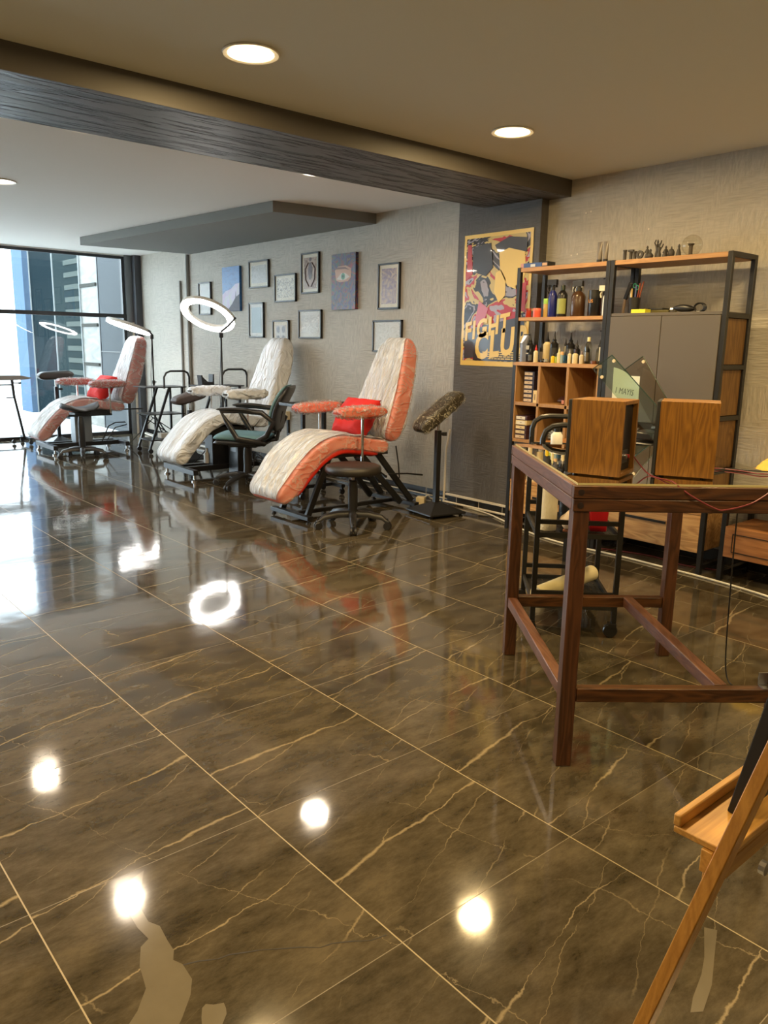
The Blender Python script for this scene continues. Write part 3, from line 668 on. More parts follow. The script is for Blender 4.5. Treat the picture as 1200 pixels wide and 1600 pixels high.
# ------------------------------------------------------------------ ring lights
RL = pbr('lit_ring', (1, 1, 1), .5, emis=(1.0, .97, .92), es=16)
def ring_light(lab, centre, nrm, R_, polexy, poletop, rz=0, flip=1):
    t = thing('ring_light', lab, 'ring light', (polexy[0], polexy[1], 0)); base = Vector((polexy[0], polexy[1], 0))
    n = Vector(nrm).normalized(); q = n.orthogonal().normalized(); w = n.cross(q); RM = Matrix((q, w, n)).transposed(); c = Vector(centre)-base
    r0, r1 = R_-.082, R_
    MB().lathe([(r0, 0), (r1, 0), (r1, -.03), (r1-.01, -.038), (r0+.01, -.038), (r0, -.03), (r0, 0)], c, 56, RM).build('housing', WHITE if flip else WHITE, t)
    MB().lathe([(r0+.006, .0005), (r0+.006, .010), (r0+.016, .016), (r1-.016, .016), (r1-.006, .010), (r1-.006, .0005), (r0+.006, .0005)], c, 56, RM).build('lit_diffuser', RL, t)
    top = Vector((0, 0, poletop))
    e = c+(top-c)-n*((top-c).dot(n)); d = (e-c).normalized(); e = c+d*(r1+.012)
    MB().tube([c+d*(r1-.01)-n*.02, e-n*.02, (e-n*.02+top)/2+Vector((0, 0, -.01)), top], .012, 8).build('tilt_bracket', BLKPL, t)
    MB().lathe([(.018, -.03), (.022, -.02), (.022, .02), (.014, .03)], top-Vector((0, 0, .03)), 12).build('mount', BLKPL, t)
    MB().tube([top, (0, 0, .75)], .010, 10).tube([(0, 0, .80), (0, 0, .10)], .014, 10).build('pole', BLACK, t)
    MB().lathe([(.02, -.02), (.02, .02)], (0, 0, .80), 12).tube([(0, 0, .80), (.035, 0, .80)], .006, 6).build('clamp_knob', BLKPL, t)
    for k in range(3):
        a = 2*PI*k/3+.5; d = Vector((math.cos(a), math.sin(a), 0))
        MB().bar(d*.02+Vector((0, 0, .36)), d*.34+Vector((0, 0, .012)), .016, .010).bar(d*.0+Vector((0, 0, .12)), d*.17+Vector((0, 0, .195)), .010, .006).build('leg', BLACK, t)
    P = [top-Vector((0, 0, .04)), top+Vector((-.03, -.03, -.30)), (-.05, -.04, .75), (-.02, -.05, .3), (.10, -.06, .01)]
    MB().tube([Vector(a[:3]) for a in catmull([tuple(Vector(p)) for p in P], 6)], .0035, 5).build('power_cord', BLKPL, t)
ring_light('large lit ring lamp tilted over the white covered treatment chair', (4.02, 7.56, 1.565), (-.47, -.24, -.81), .290, (4.06, 7.36), 1.40)
ring_light('edge-on lit ring lamp over the treatment chair by the window', (4.02, 9.60, 1.46), (-.30, .05, -.94), .275, (4.20, 9.34), 1.38)

# ------------------------------------------------------------------ black trolleys at the far corner
def far_trolley(loc, rz, lab, h):
    t = thing('work_trolley', lab, 'trolley', loc, rz)
    for z, w in ((h, .52), (.46, .46), (.16, .44)):
        MB().bx(-w/2, w/2, -.17, .17, z-.012, z).build('shelf', BLACK, t, bevel=.003)
    for s in (-1, 1):
        MB().bar((-.22, s*.16, .07), (.04, s*.16, h-.01), .024, .024).build('front_post', BLACK, t)
        MB().bar((.20, s*.16, .07), (.20, s*.16, h-.01), .024, .024).build('rear_post', BLACK, t)
        MB().bar((-.20, s*.16, .44), (.20, s*.16, .17), .010).build('brace', BLACK, t)
        for x in (-.22, .20):
            MB().lathe([(.010, -.012), (.028, -.012), (.03, 0), (.028, .012), (.010, .012)], (x, s*.16, .03), 14, Matrix.Rotation(PI/2, 3, 'X')).box((x, s*.16, .055), (.02, .03, .04)).build('caster', BLKPL, t)
    MB().tube([(-.02, -.16, h-.02), (-.02, -.16, h+.11), (.01, -.16, h+.16), (.06, -.16, h+.18), (.24, -.16, h+.18), (.28, -.16, h+.16), (.30, -.16, h+.11), (.30, -.16, h-.02)], .012, 8).build('handle', BLACK, t)
    return t
far_trolley((4.06, 8.86, 0), 0, 'black three tier trolley nearest the window corner', .775)
far_trolley((4.40, 8.10, 0), 0, 'black trolley with curved handle behind the white covered chair', .82)
hd = thing('tablet_holder', 'small black triangular bracket standing on the far trolley', 'bracket', (4.27, 8.10, .822))
MB().prism([(-.08, 0), (.07, 0), (.07, .12), (.055, .12), (.05, .035), (-.06, .035), (-.075, .11), (-.09, .11)], -.05, .05, lambda a, b, c: (a, c, b)).build('bracket', BLACK, hd, smooth=0)
MB().prism([(-.05, .01), (.04, .01), (-.05, .09)], -.01, .01, lambda a, b, c: (a, c, b)).build('gusset', BLACK, hd, smooth=0)
bxw = thing('carton', 'small white carton on the low shelf of the window corner trolley', 'box', (4.10, 8.86, .162))
box(-.07, .07, -.05, .05, 0, .055).build('carton_body', WHITE, bxw, bevel=.002)
box(-.068, .068, -.006, .006, .0551, .0556).build('tape', CREAM, bxw, smooth=0)

# left adjustable table by the window
lt = thing('overbed_table', 'wheeled adjustable table with grey top at the left edge by the window', 'table', (2.80, 10.45, 0))
MB().loft([[Vector((x, y, z)) for x, z in ((-.5, .80), (.06, .80), (.20, .812), (.235, .828), (.10, .856), (-.5, .856))] for y in (-.2, .2)]).build('table_top', pbr('grey_vinyl_top', (.20, .19, .18), .5), lt, bevel=.006)
MB().bar((.05, 0, .80), (.06, 0, .60), .03).bar((.058, 0, .62), (.15, 0, .06), .026).build('upright', BLACK, lt)
MB().tube([(.05, 0, .76), (.14, 0, .755)], .008, 6).lathe([(.018, -.012), (.018, .012)], (.14, 0, .755), 10).tube([(.07, 0, .58), (-.03, 0, .575)], .008, 6).build('clamp_knob', BLKPL, lt)
MB().bar((.05, 0, .735), (-.5, 0, .735), .02).build('top_rail', BLACK, lt)
MB().bar((.20, -.0, .075), (-.5, 0, .075), .03, .025).bar((.17, -.2, .075), (.17, .2, .075), .03, .025).build('base_rail', BLACK, lt)
for x, y in ((.02, 0), (.17, -.18), (.17, .18)):
    MB().lathe([(.01, -.01), (.026, -.01), (.026, .01), (.01, .01)], (x, y, .028), 12, Matrix.Rotation(PI/2, 3, 'X')).box((x, y, .05), (.018, .024, .03)).build('caster', BLKPL, lt)

# side table behind the coral chair
st = thing('side_table', 'small black metal side table on casters behind the coral treatment chair', 'side table', (3.92, 5.52, 0))
MB().bx(-.24, .22, -.16, .18, .775, .80).bx(-.24, .22, -.16, -.15, .80, .815).build('table_top', BLACK, st, bevel=.003)
MB().bx(-.13, -.10, -.015, .015, .09, .775).bx(.09, .12, -.015, .015, .09, .775).build('post', BLACK, st)
MB().bx(-.24, .24, -.02, .02, .065, .095).bx(-.24, -.20, -.16, .16, .065, .095).bx(.18, .22, -.16, .16, .065, .095).build('base', BLACK, st, bevel=.003)
for x in (-.22, .20):
    for y in (-.14, .14): MB().lathe([(.01, -.01), (.026, -.01), (.026, .01), (.01, .01)], (x, y, .028), 12, Matrix.Rotation(PI/2, 3, 'X')).box((x, y, .052), (.018, .024, .03)).build('caster', BLKPL, st)

# under the white chair: supply box, cables, bottle
pb = thing('power_supply_box', 'upright black equipment box on the floor behind the teal office chair', 'equipment box', (4.50, 6.62, 0))
box(-.07, .07, -.10, .10, .012, .40).build('case', BLKPL, pb, bevel=.006)
for x in (-.05, .05):
    for y in (-.08, .08): MB().lathe([(.012, 0), (.012, .013)], (x, y, 0), 8).build('foot', BLKPL, pb)
box(-.072, -.07, -.07, .07, .30, .36).build('front_panel', GREYMET, pb, smooth=0)
tw = thing('equipment_tower', 'black equipment tower under the white covered treatment chair', 'equipment box', (3.90, 6.74, 0))
box(-.08, .08, -.09, .09, .0, .38).build('case', BLKPL, tw, bevel=.006)
box(-.081, -.079, -.05, .05, .25, .33).build('front_panel', GREYMET, tw, smooth=0)
for i in range(6):
    P = [(3.84+i*.03, 6.62+.02*i, .30-.03*i), (3.95+i*.02, 6.60+.05*i, .10+.03*i), (4.05, 6.68-.03*i, .22-.03*i), (4.25, 6.62+.03*i, .04+.01*i), (4.40, 6.60, .10+.02*i)]
    o = MB().tube([Vector(a) for a in catmull(P, 6)], .005, 6).build('cable', BLKPL, None)
    tag(o, 'black cable in the tangle under the white covered treatment chair', 'cable', 'tangled cables under the white chair')
btl = thing('spray_bottle', 'white plastic bottle on the floor under the white covered chair', 'bottle', (3.70, 7.05, .11))
MB().lathe([(.03, 0), (.032, .01), (.032, .09), (.014, .115), (.012, .13)], n=16).build('body', WHITE, btl)
MB().lathe([(.014, .128), (.014, .15)], n=12).build('cap', WHITE, btl)

# outlet box
ob = thing('wall_outlet', 'cream outlet box with plug on the wall behind the teal chair', 'outlet', (XW, 7.16, .54))
box(-.05, 0, -.10, .06, -.045, .045).build('box', CREAM, ob, bevel=.004)
MB().tube([(-.05, .06, 0), (-.09, .06, 0)], .02, 10).tube([(-.05, .0, 0), (-.085, .0, 0)], .02, 10).build('plug', WHITE, ob)
MB().bx(-.02, 0, -.09, -.06, -.54, -.045).build('conduit', BLACK, ob)
MB().tube([Vector(a) for a in catmull([(-.09, .06, 0), (-.13, .09, -.1), (-.08, .12, -.35), (-.15, .0, -.53)], 6)], .005, 6).build('cord', WHITE, ob)
pl = thing('power_adapter', 'cream plug adapter on the floor beside the armrest stand', 'plug', (4.36, 4.62, .0), .6)
box(-.04, .04, -.035, .035, .002, .075).build('body', CREAM, pl, bevel=.006)
MB().lathe([(.022, 0), (.022, .04)], (.0, -.05, .04), 14, Matrix.Rotation(PI/2, 3, 'X')).build('plug', BLKPL, pl)
MB().tube([Vector(a) for a in catmull([(.04, 0, .03), (.10, -.03, .07), (.18, -.05, .03), (.24, -.12, .008)], 6)], .006, 6).build('cord', WHITE, pl)

# ------------------------------------------------------------------ pictures on the wall  (y0,y1,z0,z1)
def picture(y0, y1, z0, z1, lab, kind):
    yc, zc = (y0+y1)/2, (z0+z1)/2; hw, hh = (y1-y0)/2, (z1-z0)/2
    t = thing('framed_print', lab, 'framed picture', (XW, yc, zc))
    mb = MB(); w = .014
    for a in (-1, 1):
        mb.bx(-.026, -.001, a*hw-(w if a > 0 else 0), a*hw+(w if a < 0 else 0), -hh, hh)
        mb.bx(-.026, -.001, -hw, hw, a*hh-(w if a > 0 else 0), a*hh+(w if a < 0 else 0))
    mb.build('frame', BLACK, t, bevel=.001, smooth=0)
    paper, ink, sc, kd, thr, ins, inner = kind
    MB().bx(-.014, -.002, -hw+w, hw-w, -hh+w, hh-w).build('mat_board', pbr('mat_board', paper, .6), t, smooth=0)
    MB().bx(-.0155, -.014, -hw+ins, hw-ins, -hh+ins, hh-ins).build('print', art('print_'+kd, inner, ink, sc, kd, thr), t, smooth=0)
    MB().bx(-.0185, -.0180, -hw+w, hw-w, -hh+w, hh-w).build('glazing', glass('picture_glass', (.97, .97, .97), .12, .16), t, smooth=0)
    return t, hw, hh
W1 = (.66, .62, .50); W2 = (.62, .62, .58)
picture(8.715, 9.02, 1.62, 2.00, 'narrow framed sheet seen through the big ring light, leftmost frame', (W2, (.5, .5, .5), 24, 'noise', .05, .05, (.52, .52, .49)))
picture(7.43, 7.83, 1.885, 2.17, 'framed grey pencil drawing above the narrow blue print', (W1, (.28, .28, .27), 22, 'noise', .07, .05, (.50, .50, .47)))
picture(6.915, 7.31, 1.72, 2.00, 'framed sheet of scattered black line drawings, second from top left', (W1, (.10, .10, .10), 22, 'noise', .06, .045, W1))
t4, hw, hh = picture(6.51, 6.815, 1.79, 2.18, 'framed tall brown print with symmetrical scarab figure', (W1, (.13, .07, .05), 16, 'vor', .06, .045, (.42, .30, .22)))
picture(5.31, 5.60, 1.61, 2.003, 'framed lavender and beige figure print, rightmost of the upper pictures', (W1, (.17, .15, .27), 14, 'noise', .10, .045, (.52, .40, .32)))
picture(7.54, 7.845, 1.355, 1.73, 'framed narrow pale blue print behind the white covered chair', (W2, (.20, .27, .30), 22, 'noise', .08, .05, (.33, .42, .45)))
t7, hw7, hh7 = picture(7.05, 7.355, 1.155, 1.535, 'framed cream sheet with six round grey motifs, lowest picture', (W1, (.22, .20, .20), 60, 'noise', .02, .05, (.45, .42, .38)))
picture(6.47, 6.865, 1.35, 1.63, 'framed glossy print of upright grey strokes below the scarab print', (W2, (.36, .37, .38), 20, 'noise', .06, .05, W2))
picture(5.27, 5.665, 1.235, 1.515, 'framed faint figure sketches half hidden by the coral chair top', (W2, (.42, .42, .38), 17, 'noise', .06, .03, W2))
DK = pbr('print_dark_ink', (.085, .05, .045), .5); GRK = pbr('print_grey_ink', (.13, .125, .13), .5)
mb = MB()
def ell(mb, cy, cz, ry, rz_, x0, x1, n=18):
    mb.prism([(cy+ry*math.cos(2*PI*k/n), cz+rz_*math.sin(2*PI*k/n)) for k in range(n)], x0, x1, lambda a, b, c: (c, a, b))
ell(mb, 0, .02, .035, .085, -.0165, -.0157); ell(mb, 0, .13, .02, .018, -.0165, -.0157)
for s in (-1, 1): mb.tube([(-.0162, s*.03, .10), (-.0162, s*.085, .04), (-.0162, s*.075, -.06), (-.0162, s*.02, -.13)], .007, 6)
mb.build('scarab_motif', DK, t4, smooth=0)
mb = MB()
for a in (-1, 1):
    for b in (-1, 0, 1): ell(mb, a*.05, b*.095, .030, .036, -.0165, -.0157)
mb.build('round_motif', GRK, t7, smooth=0)
# canvases
cv = thing('canvas_painting', 'blue night sky canvas with pink cloud and dark hill tower', 'canvas painting', (XW, 8.215, 1.895))
MB().bx(-.03, -.001, -.195, .195, -.245, .245).build('canvas', paint('painted_sky', [(.012, .08, .28), (.03, .17, .44), (.06, .14, .34)], 5, (1, 1.5, 5)), cv, smooth=0)
Fx = lambda a, b, c: (c, a, b)
MB().prism([(.195, -.245), (.195, -.06), (.12, -.02), (0, .0), (-.10, .05), (-.195, .06), (-.195, -.245)], -.0312, -.0301, Fx).build('painted_cloud', paint('painted_cloud', [(.38, .24, .42), (.40, .36, .48), (.36, .35, .30)], 6, (1, 1, 1)), cv, smooth=0)
MB().prism([(.10, -.245), (-.02, -.17), (-.10, -.10), (-.105, -.055), (-.11, -.03), (-.115, -.055), (-.12, -.09), (-.195, -.06), (-.195, -.245)], -.0322, -.0313, Fx).build('painted_hill', pbr('painted_hill', (.085, .085, .11), .6, var=.3, vscale=20), cv, smooth=0)
ey = thing('canvas_painting', 'tall multicoloured canvas with one staring green eye', 'canvas painting', (XW, 6.095, 1.875))
MB().bx(-.035, -.001, -.185, .185, -.255, .255).build('canvas', paint('painted_leaves', [(.03, .015, .08), (.01, .04, .10), (.26, .02, .03), (.015, .10, .05), (.07, .025, .14), (.005, .01, .02), (.18, .08, .03), (.015, .05, .11)], 7, (1, 1.4, 1), 4, 2.2, .4), ey, smooth=0)
def eyep(pts, x0, x1, nm, col): MB().prism(pts, x0, x1, Fx).build(nm, pbr(nm, col, .45), ey, smooth=0)
k0, z0 = .0, .055
eyep([(.13, z0+.05), (.08, z0+.085), (-.04, z0+.09), (-.12, z0+.06), (-.12, z0-.02), (-.07, z0-.055), (.05, z0-.06), (.11, z0-.04)], -.0362, -.0351, 'painted_skin', (.50, .30, .20))
eyep([(.13, z0+.06), (.08, z0+.078), (-.03, z0+.075), (-.10, z0+.045), (-.03, z0+.058), (.07, z0+.060)], -.0372, -.0363, 'painted_brow', (.14, .06, .05))
eyep([(.10, z0-.03), (.03, z0+.022), (-.03, z0+.022), (-.10, z0-.015), (-.03, z0-.040), (.03, z0-.042)], -.0372, -.0363, 'painted_eye_white', (.62, .58, .52))
eyep([(.0+.030*math.cos(k*PI/9), z0-.008+.030*math.sin(k*PI/9)) for k in range(18)], -.0380, -.0373, 'painted_iris', (.07, .26, .15))
eyep([(.0+.012*math.cos(k*PI/9), z0-.008+.012*math.sin(k*PI/9)) for k in range(18)], -.0386, -.0381, 'painted_pupil', (.01, .01, .01))

# poster on the column
YEL = pbr('poster_yellow', (.80, .56, .15), .32, coat=.3); PBK = pbr('poster_black', (.015, .014, .018), .28, coat=.4)
po = thing('poster', 'large glossy yellow bordered fight club poster on the grey column', 'poster', (4.62, 4.135, 1.642))
def wavy(mb, y0, y1, z0, z1, x, amp=.004, n=24, poly=None):
    vs = []; fs = []
    for i in range(n+1):
        for j in range(7):
            z = z0+(z1-z0)*i/n; y = y0+(y1-y0)*j/6
            vs.append((x-abs(math.sin(z*19+y*2.0))*amp, y, z))
    for i in range(n):
        for j in range(6): q = i*7+j; fs.append((q, q+1, q+8, q+7))
    mb.add(vs, fs); b = len(vs)
    mb.add([(v[0]+.0008, v[1], v[2]) for v in vs], [tuple(reversed(q)) for q in fs])
wv = MB(); wavy(wv, -.34, .34, -.493, .493, -.003, .003); wv.build('sheet', YEL, po, smooth=60)
wv = MB(); wavy(wv, -.315, .315, -.455, .465, -.0045, .003)
wv.build('printed_artwork', paint('poster_abstract_print', [(.02, .02, .03), (.30, .28, .34), (.02, .02, .025), (.55, .42, .16), (.42, .02, .03), (.36, .33, .42), (.03, .03, .04), (.60, .45, .14)], 3.4, (1, 1, 1.5), 3, .9, .25, True), po, smooth=60)
rotw = (PI/2, 0, -PI/2)
# plain generic shapes in the print
mb = MB()
mb.prism([(-.02, .40), (-.26, .42), (-.29, .20), (-.24, .06), (-.12, .10), (-.04, .22)], -.0100, -.0085, Fx)
mb.build('yellow_patch', YEL, po, smooth=0)
MB().prism([(.02, .40), (-.12, .45), (-.29, .43), (-.29, .33), (-.12, .37), (-.02, .34)], -.0112, -.0101, Fx).prism([(.24, .40), (.06, .42), (.03, .24), (.10, .18), (.24, .22)], -.0112, -.0085, Fx).build('black_patch', PBK, po, smooth=0)
PRD = pbr('poster_red', (.45, .025, .03), .3, coat=.4)
for pts in ([(.30, .42), (.26, .42), (.24, .2), (.30, .16)], [(.16, .0), (.06, -.06), (.12, -.20), (.20, -.18)], [(-.20, .10), (-.30, .12), (-.30, -.10), (-.22, -.05)]): MB().prism(pts, -.010, -.0085, Fx).build('red_patch', PRD, po, smooth=0)
MB().prism([(.0, .20), (-.05, .22), (-.10, .15), (-.10, .03), (-.04, -.02), (.01, .06)], -.010, -.0085, Fx).build('yellow_patch', YEL, po, smooth=0)
MB().prism([(.30, -.22), (-.30, -.12), (-.30, -.39), (.30, -.44)], -.0095, -.0080, Fx).build('dark_band', pbr('poster_slate', (.05, .05, .065), .25, coat=.4), po, smooth=0)
text('FIGHT', .185, YEL, po, (-.0105, .300, -.300), (PI/2+.0, -.16, -PI/2), 'poster_title', .25, .0008, .82, 1.12, .035)
text('CLUB', .270, YEL, po, (-.0105, .185, -.440), (PI/2, -.12, -PI/2), 'poster_title', .22, .0008, .72, 1.15, .04)
mb = MB(); random.seed(2)
for rr in range(4):
    y = .10-.02*rr
    while y > -.29:
        w = random.uniform(.02, .05); mb.bx(-.0108, -.0100, y-w, y, -.392-.016*rr-.0, -.384-.016*rr); y -= w+.007
mb.build('credit_lines', YEL, po, smooth=0)
MB().bx(-.0098, -.0085, -.31, .20, -.452, -.378).build('credit_panel', PBK, po, smooth=0)

# ------------------------------------------------------------------ shelving against the right wall
SX0, SX1 = 4.30, 4.60
def shelf_frame(t, y0, y1, top, mids=()):
    for y in (y0+.013, y1-.013):
        MB().bx(SX0, SX0+.028, y-.014, y+.014, 0, top).build('front_post', BLACK, t, bevel=.002)
        MB().bx(SX1-.028, SX1, y-.014, y+.014, 0, top).build('rear_post', BLACK, t, bevel=.002)
        for z in (top, .055)+tuple(mids): MB().bx(SX0+.028, SX1-.028, y-.0135, y+.0135, z-.026, z).build('side_rail', BLACK, t)
def part(nm, t, m, *b, bevel=.0015): return box(*b).build(nm, m, t, bevel=bevel)
u1 = thing('shelf_unit', 'open oak and black metal shelf unit full of bottles beside the poster', 'shelf unit', (0, 0, 0))
Y0, Y1 = 2.925, 3.66
shelf_frame(u1, Y0, Y1, 1.825)
part('shelf', u1, SHELFW, SX0+.003, SX1, Y0+.028, Y1-.028, 1.795, 1.822)
part('shelf', u1, SHELFW, SX0+.003, SX1, Y0+.028, Y1-.028, 1.472, 1.495)
part('shelf', u1, SHELFW, SX0, SX1, Y0+.004, Y1-.004, 1.170, 1.195)
for k, y in enumerate((Y0+.028, 3.19, 3.425, Y1-.026)): part('cube_divider', u1, CUBEW, SX0+.002, SX1, y-.010, y+.010, .66, 1.170)
part('cube_shelf', u1, CUBEW, SX0+.002, SX1, Y0+.03, Y1-.03, .897, .920)
part('cube_shelf', u1, CUBEW, SX0+.002, SX1, Y0+.03, Y1-.03, .640, .662)
part('back_panel', u1, CUBEW, SX1-.006, SX1, Y0+.03, Y1-.03, .64, 1.17)
part('cabinet_top', u1, SHELFW, SX0+.002, SX1, Y0+.028, Y1-.028, .350, .368)
d = part('drawer', u1, PINEK, SX0+.004, SX1-.01, Y0+.03, Y1-.03, .135, .348)
part('handle', d, BLACK, SX0-.004, SX0+.006, 3.16, 3.42, .255, .270)
u2 = thing('cabinet_unit', 'tall cabinet unit with two grey doors and knotty oak side in a black frame', 'cabinet', (0, 0, 0))
Z0, Z1 = 2.155, 2.920
shelf_frame(u2, Z0, Z1, 1.825, (1.50, 1.215, .925, .64))
part('shelf', u2, SHELFW, SX0+.003, SX1, Z0+.028, Z1-.028, 1.795, 1.822)
part('cabinet_top', u2, GREYDOOR, SX0+.004, SX1, Z0+.028, Z1-.028, 1.490, 1.508)
part('door', u2, GREYDOOR, SX0-.004, SX0+.014, Z0+.030, 2.542, .86, 1.488)
part('door', u2, GREYDOOR, SX0-.004, SX0+.014, 2.546, Z1-.030, .86, 1.488)
part('cabinet_body', u2, GREYDOOR, SX0+.016, SX1, Z0+.032, Z1-.030, .86, 1.488)
for za, zb in ((1.215, 1.474), (.925, 1.189), (.64, .899)): part('side_panel', u2, SIDEK, SX0+.030, SX1-.030, Z0+.012, Z0+.026, za+.002, zb-.002)
part('lower_shelf', u2, SHELFW, SX0+.003, SX1, Z0+.028, Z1-.028, .62, .64)
part('cabinet_top', u2, SHELFW, SX0+.002, SX1, Z0+.028, Z1-.028, .350, .368)
d = part('drawer', u2, PINEK, SX0+.004, SX1-.01, Z0+.03, Z1-.03, .125, .348)
part('handle', d, BLACK, SX0-.004, SX0+.006, 2.40, 2.72, .262, .277)

# side desk at the right edge
sdk = thing('side_desk', 'black framed desk with brown drawer box at the right edge beside the cabinet', 'desk', (0, 0, 0))
for x in (4.30, 4.62):
    for y in (2.035, 1.10): MB().bx(x-.014, x+.014, y-.014, y+.014, 0, .602).build('leg', BLACK, sdk, bevel=.002)
MB().bx(4.314, 4.606, 2.021, 2.049, .03, .055).build('foot_rail', BLACK, sdk); MB().bx(4.314, 4.606, 1.09, 1.115, .03, .055).build('foot_rail', BLACK, sdk)
part('desk_top', sdk, SHELFW, 4.20, 4.66, 1.05, 2.055, .602, .625)
part('drawer_box', sdk, BROWNB, 4.27, 4.62, 1.12, 2.015, .150, .325)
mb = MB().bx(4.266, 4.27, 1.16, 1.97, .285, .289).bx(4.266, 4.27, 1.16, 1.97, .182, .186).bx(4.266, 4.27, 1.966, 1.97, .182, .289)
mb.build('drawer_groove', BLACK, sdk, smooth=0)
cl = []
yc = thing('cleaning_cloth', 'crumpled yellow cloth on the desk at the right edge', 'cloth', (4.30, 1.80, .6255))
mb = MB(); vs = []; fs = []; n = 22
for i in range(n+1):
    for j in range(n+1):
        a, b = i/n*2-1, j/n*2-1; rr = max(abs(a), abs(b)); h = (.085*(1-rr**2)+.06*abs(noise.noise(Vector((a*2.2, b*2.2, 4))))*(1-rr**4)+.02*noise.noise(Vector((a*6, b*6, 1)))*(1-rr**2))
        vs.append((a*.10*(1+.25*noise.noise(Vector((a, b, 9)))), b*.12*(1+.3*noise.noise(Vector((b, a, 2)))), max(.002, h)))
for i in range(n):
    for j in range(n): q = i*(n+1)+j; fs.append((q, q+1, q+n+2, q+n+1))
mb.add(vs, fs); mb.build('cloth', pbr('yellow_microfibre', (.80, .56, .12), .9, bump=.3, bscale=200), yc, smooth=80)
box(-.06, .06, -.08, .08, 0, .0025).build('hem', pbr('yellow_hem', (.6, .4, .08), .9), yc, smooth=0)

# small desk in front of the cabinet
dk = thing('work_desk', 'small wooden topped desk with black apron behind the speakers', 'desk', (3.90, 2.62, 0), .12)
MB().bx(-.20, .20, -.48, .30, .725, .750).build('desk_top', BROWNB, dk, bevel=.002)
MB().bx(-.185, .185, -.465, .285, .62, .725).build('apron', BLACK, dk, bevel=.002)
for y in (-.46, .20): MB().bx(.02, .05, y-.015, y+.015, .0, .62).build('leg', BLACK, dk)
tr = thing('document_tray', 'black stacked tray and cables on the desk between the speakers', 'tray', (3.93, 2.36, .75), .12)
MB().loft([[Vector((x, y, z)) for x, y in ((-.12-e, -.10-e), (.12+e, -.10-e), (.12+e, .10+e), (-.12-e, .10+e))] for z, e in ((.0, 0), (.02, .012), (.022, .012))]).build('tray', BLKPL, tr, smooth=0)
MB().bx(-.11, .11, -.09, .09, .03, .045).bx(-.10, .10, -.08, .05, .06, .10).build('upper_tray', BLKPL, tr, bevel=.008)
MB().tube([(.03, -.05, .115), (.09, .0, .11)], .012, 8).tube([(-.05, .03, .11), (.03, .06, .105)], .006, 6).build('device', STEEL, tr)

# glass plate, brown reflection shaped as a plate, printed sheet standing on the desk
ACR = glass('green_tinted_glass', (.80, .88, .81), .01, 1.8)
BRNREFL = glass('brown_reflection_tint', (.80, .76, .68), .02, 1.2)  # tint that stands in for a brown reflection
EDGE = pbr('glass_edge_green', (.02, .05, .035), .2)
def plate(lab, x, A, B, L, mat, d, lean=.04):
    t = thing('glass_or_reflection_plate', lab, 'glass plate', (x, A[0], A[1]))
    w = (B[0]-A[0], B[1]-A[1]); q = [(0, 0), w, (w[0]+d[0]*L, w[1]+d[1]*L), (d[0]*L, d[1]*L)]
    fn = lambda a, b, c: (c+(b)*lean, a, b)
    MB().prism(q, 0, .006, fn).build('pane', mat, t, smooth=0)
    mb = MB()
    for i in (0, 1, 2): mb.tube([fn(*q[i], .003), fn(*q[(i+1) % 4], .003)], .0028, 5)
    mb.build('pane_edge', EDGE, t)
    for k, p in enumerate(((.10, .12), (.92, .06))):
        c = fn(w[0]*p[0]+d[0]*L*p[1], w[1]*p[0]+d[1]*L*p[1], -.003)
        MB().lathe([(.009, -.004), (.010, 0), (.009, .004)], c, 12, Matrix.Rotation(PI/2, 3, 'Y')).build('standoff_cap', CREAM, t)
    return t
plate('slanted green tinted glass plate with round caps above the left speaker', 3.83, (2.672, 1.178), (2.553, 1.258), .64, ACR, (-.76, -.65), .02)
plate('brown reflection shaped as a see-through plate behind the green glass plate', 4.06, (2.62, 1.17), (2.50, 1.255), .50, BRNREFL, (-.60, -.80), .02)  # reflection modelled as an added tinted plate
sh = thing('printed_sheet', 'white sheet reading 1 MAYIS standing behind the slanted glass plate', 'sheet', (3.92, 2.50, .75))
vs = []; fs = []
for i in range(11):
    for j in range(9):
        y = .085-.17*j/8; z = .44*i/10-(0 if j > 1 else 0)
        if i == 10: z -= .09*(j/8)**1.5
        vs.append((.012*math.sin(j/8*PI)-.01*i/10, y, z))
for i in range(10):
    for j in range(8): q = i*9+j; fs.append((q, q+1, q+10, q+9))
mb = MB().add(vs, fs); mb.add([(v[0]+.001, v[1], v[2]) for v in vs], [tuple(reversed(q)) for q in fs]); mb.build('paper', pbr('white_sheet', (.75, .78, .70), .6), sh, smooth=60)
text('1 MAYIS', .048, pbr('grey_print', (.12, .13, .13), .5), sh, (-.012, .068, .300), (PI/2, .10, -PI/2), 'lettering', .1, .0005, .72)
MB().prism([(.07, .17), (.02, .235), (-.05, .20), (-.075, .15), (-.03, .13), (.04, .12)], -.0125, -.0115, lambda a, b, c: (c+.002, a, b)).build('grey_picture', pbr('grey_printed_shape', (.33, .36, .35), .6), sh, smooth=0)

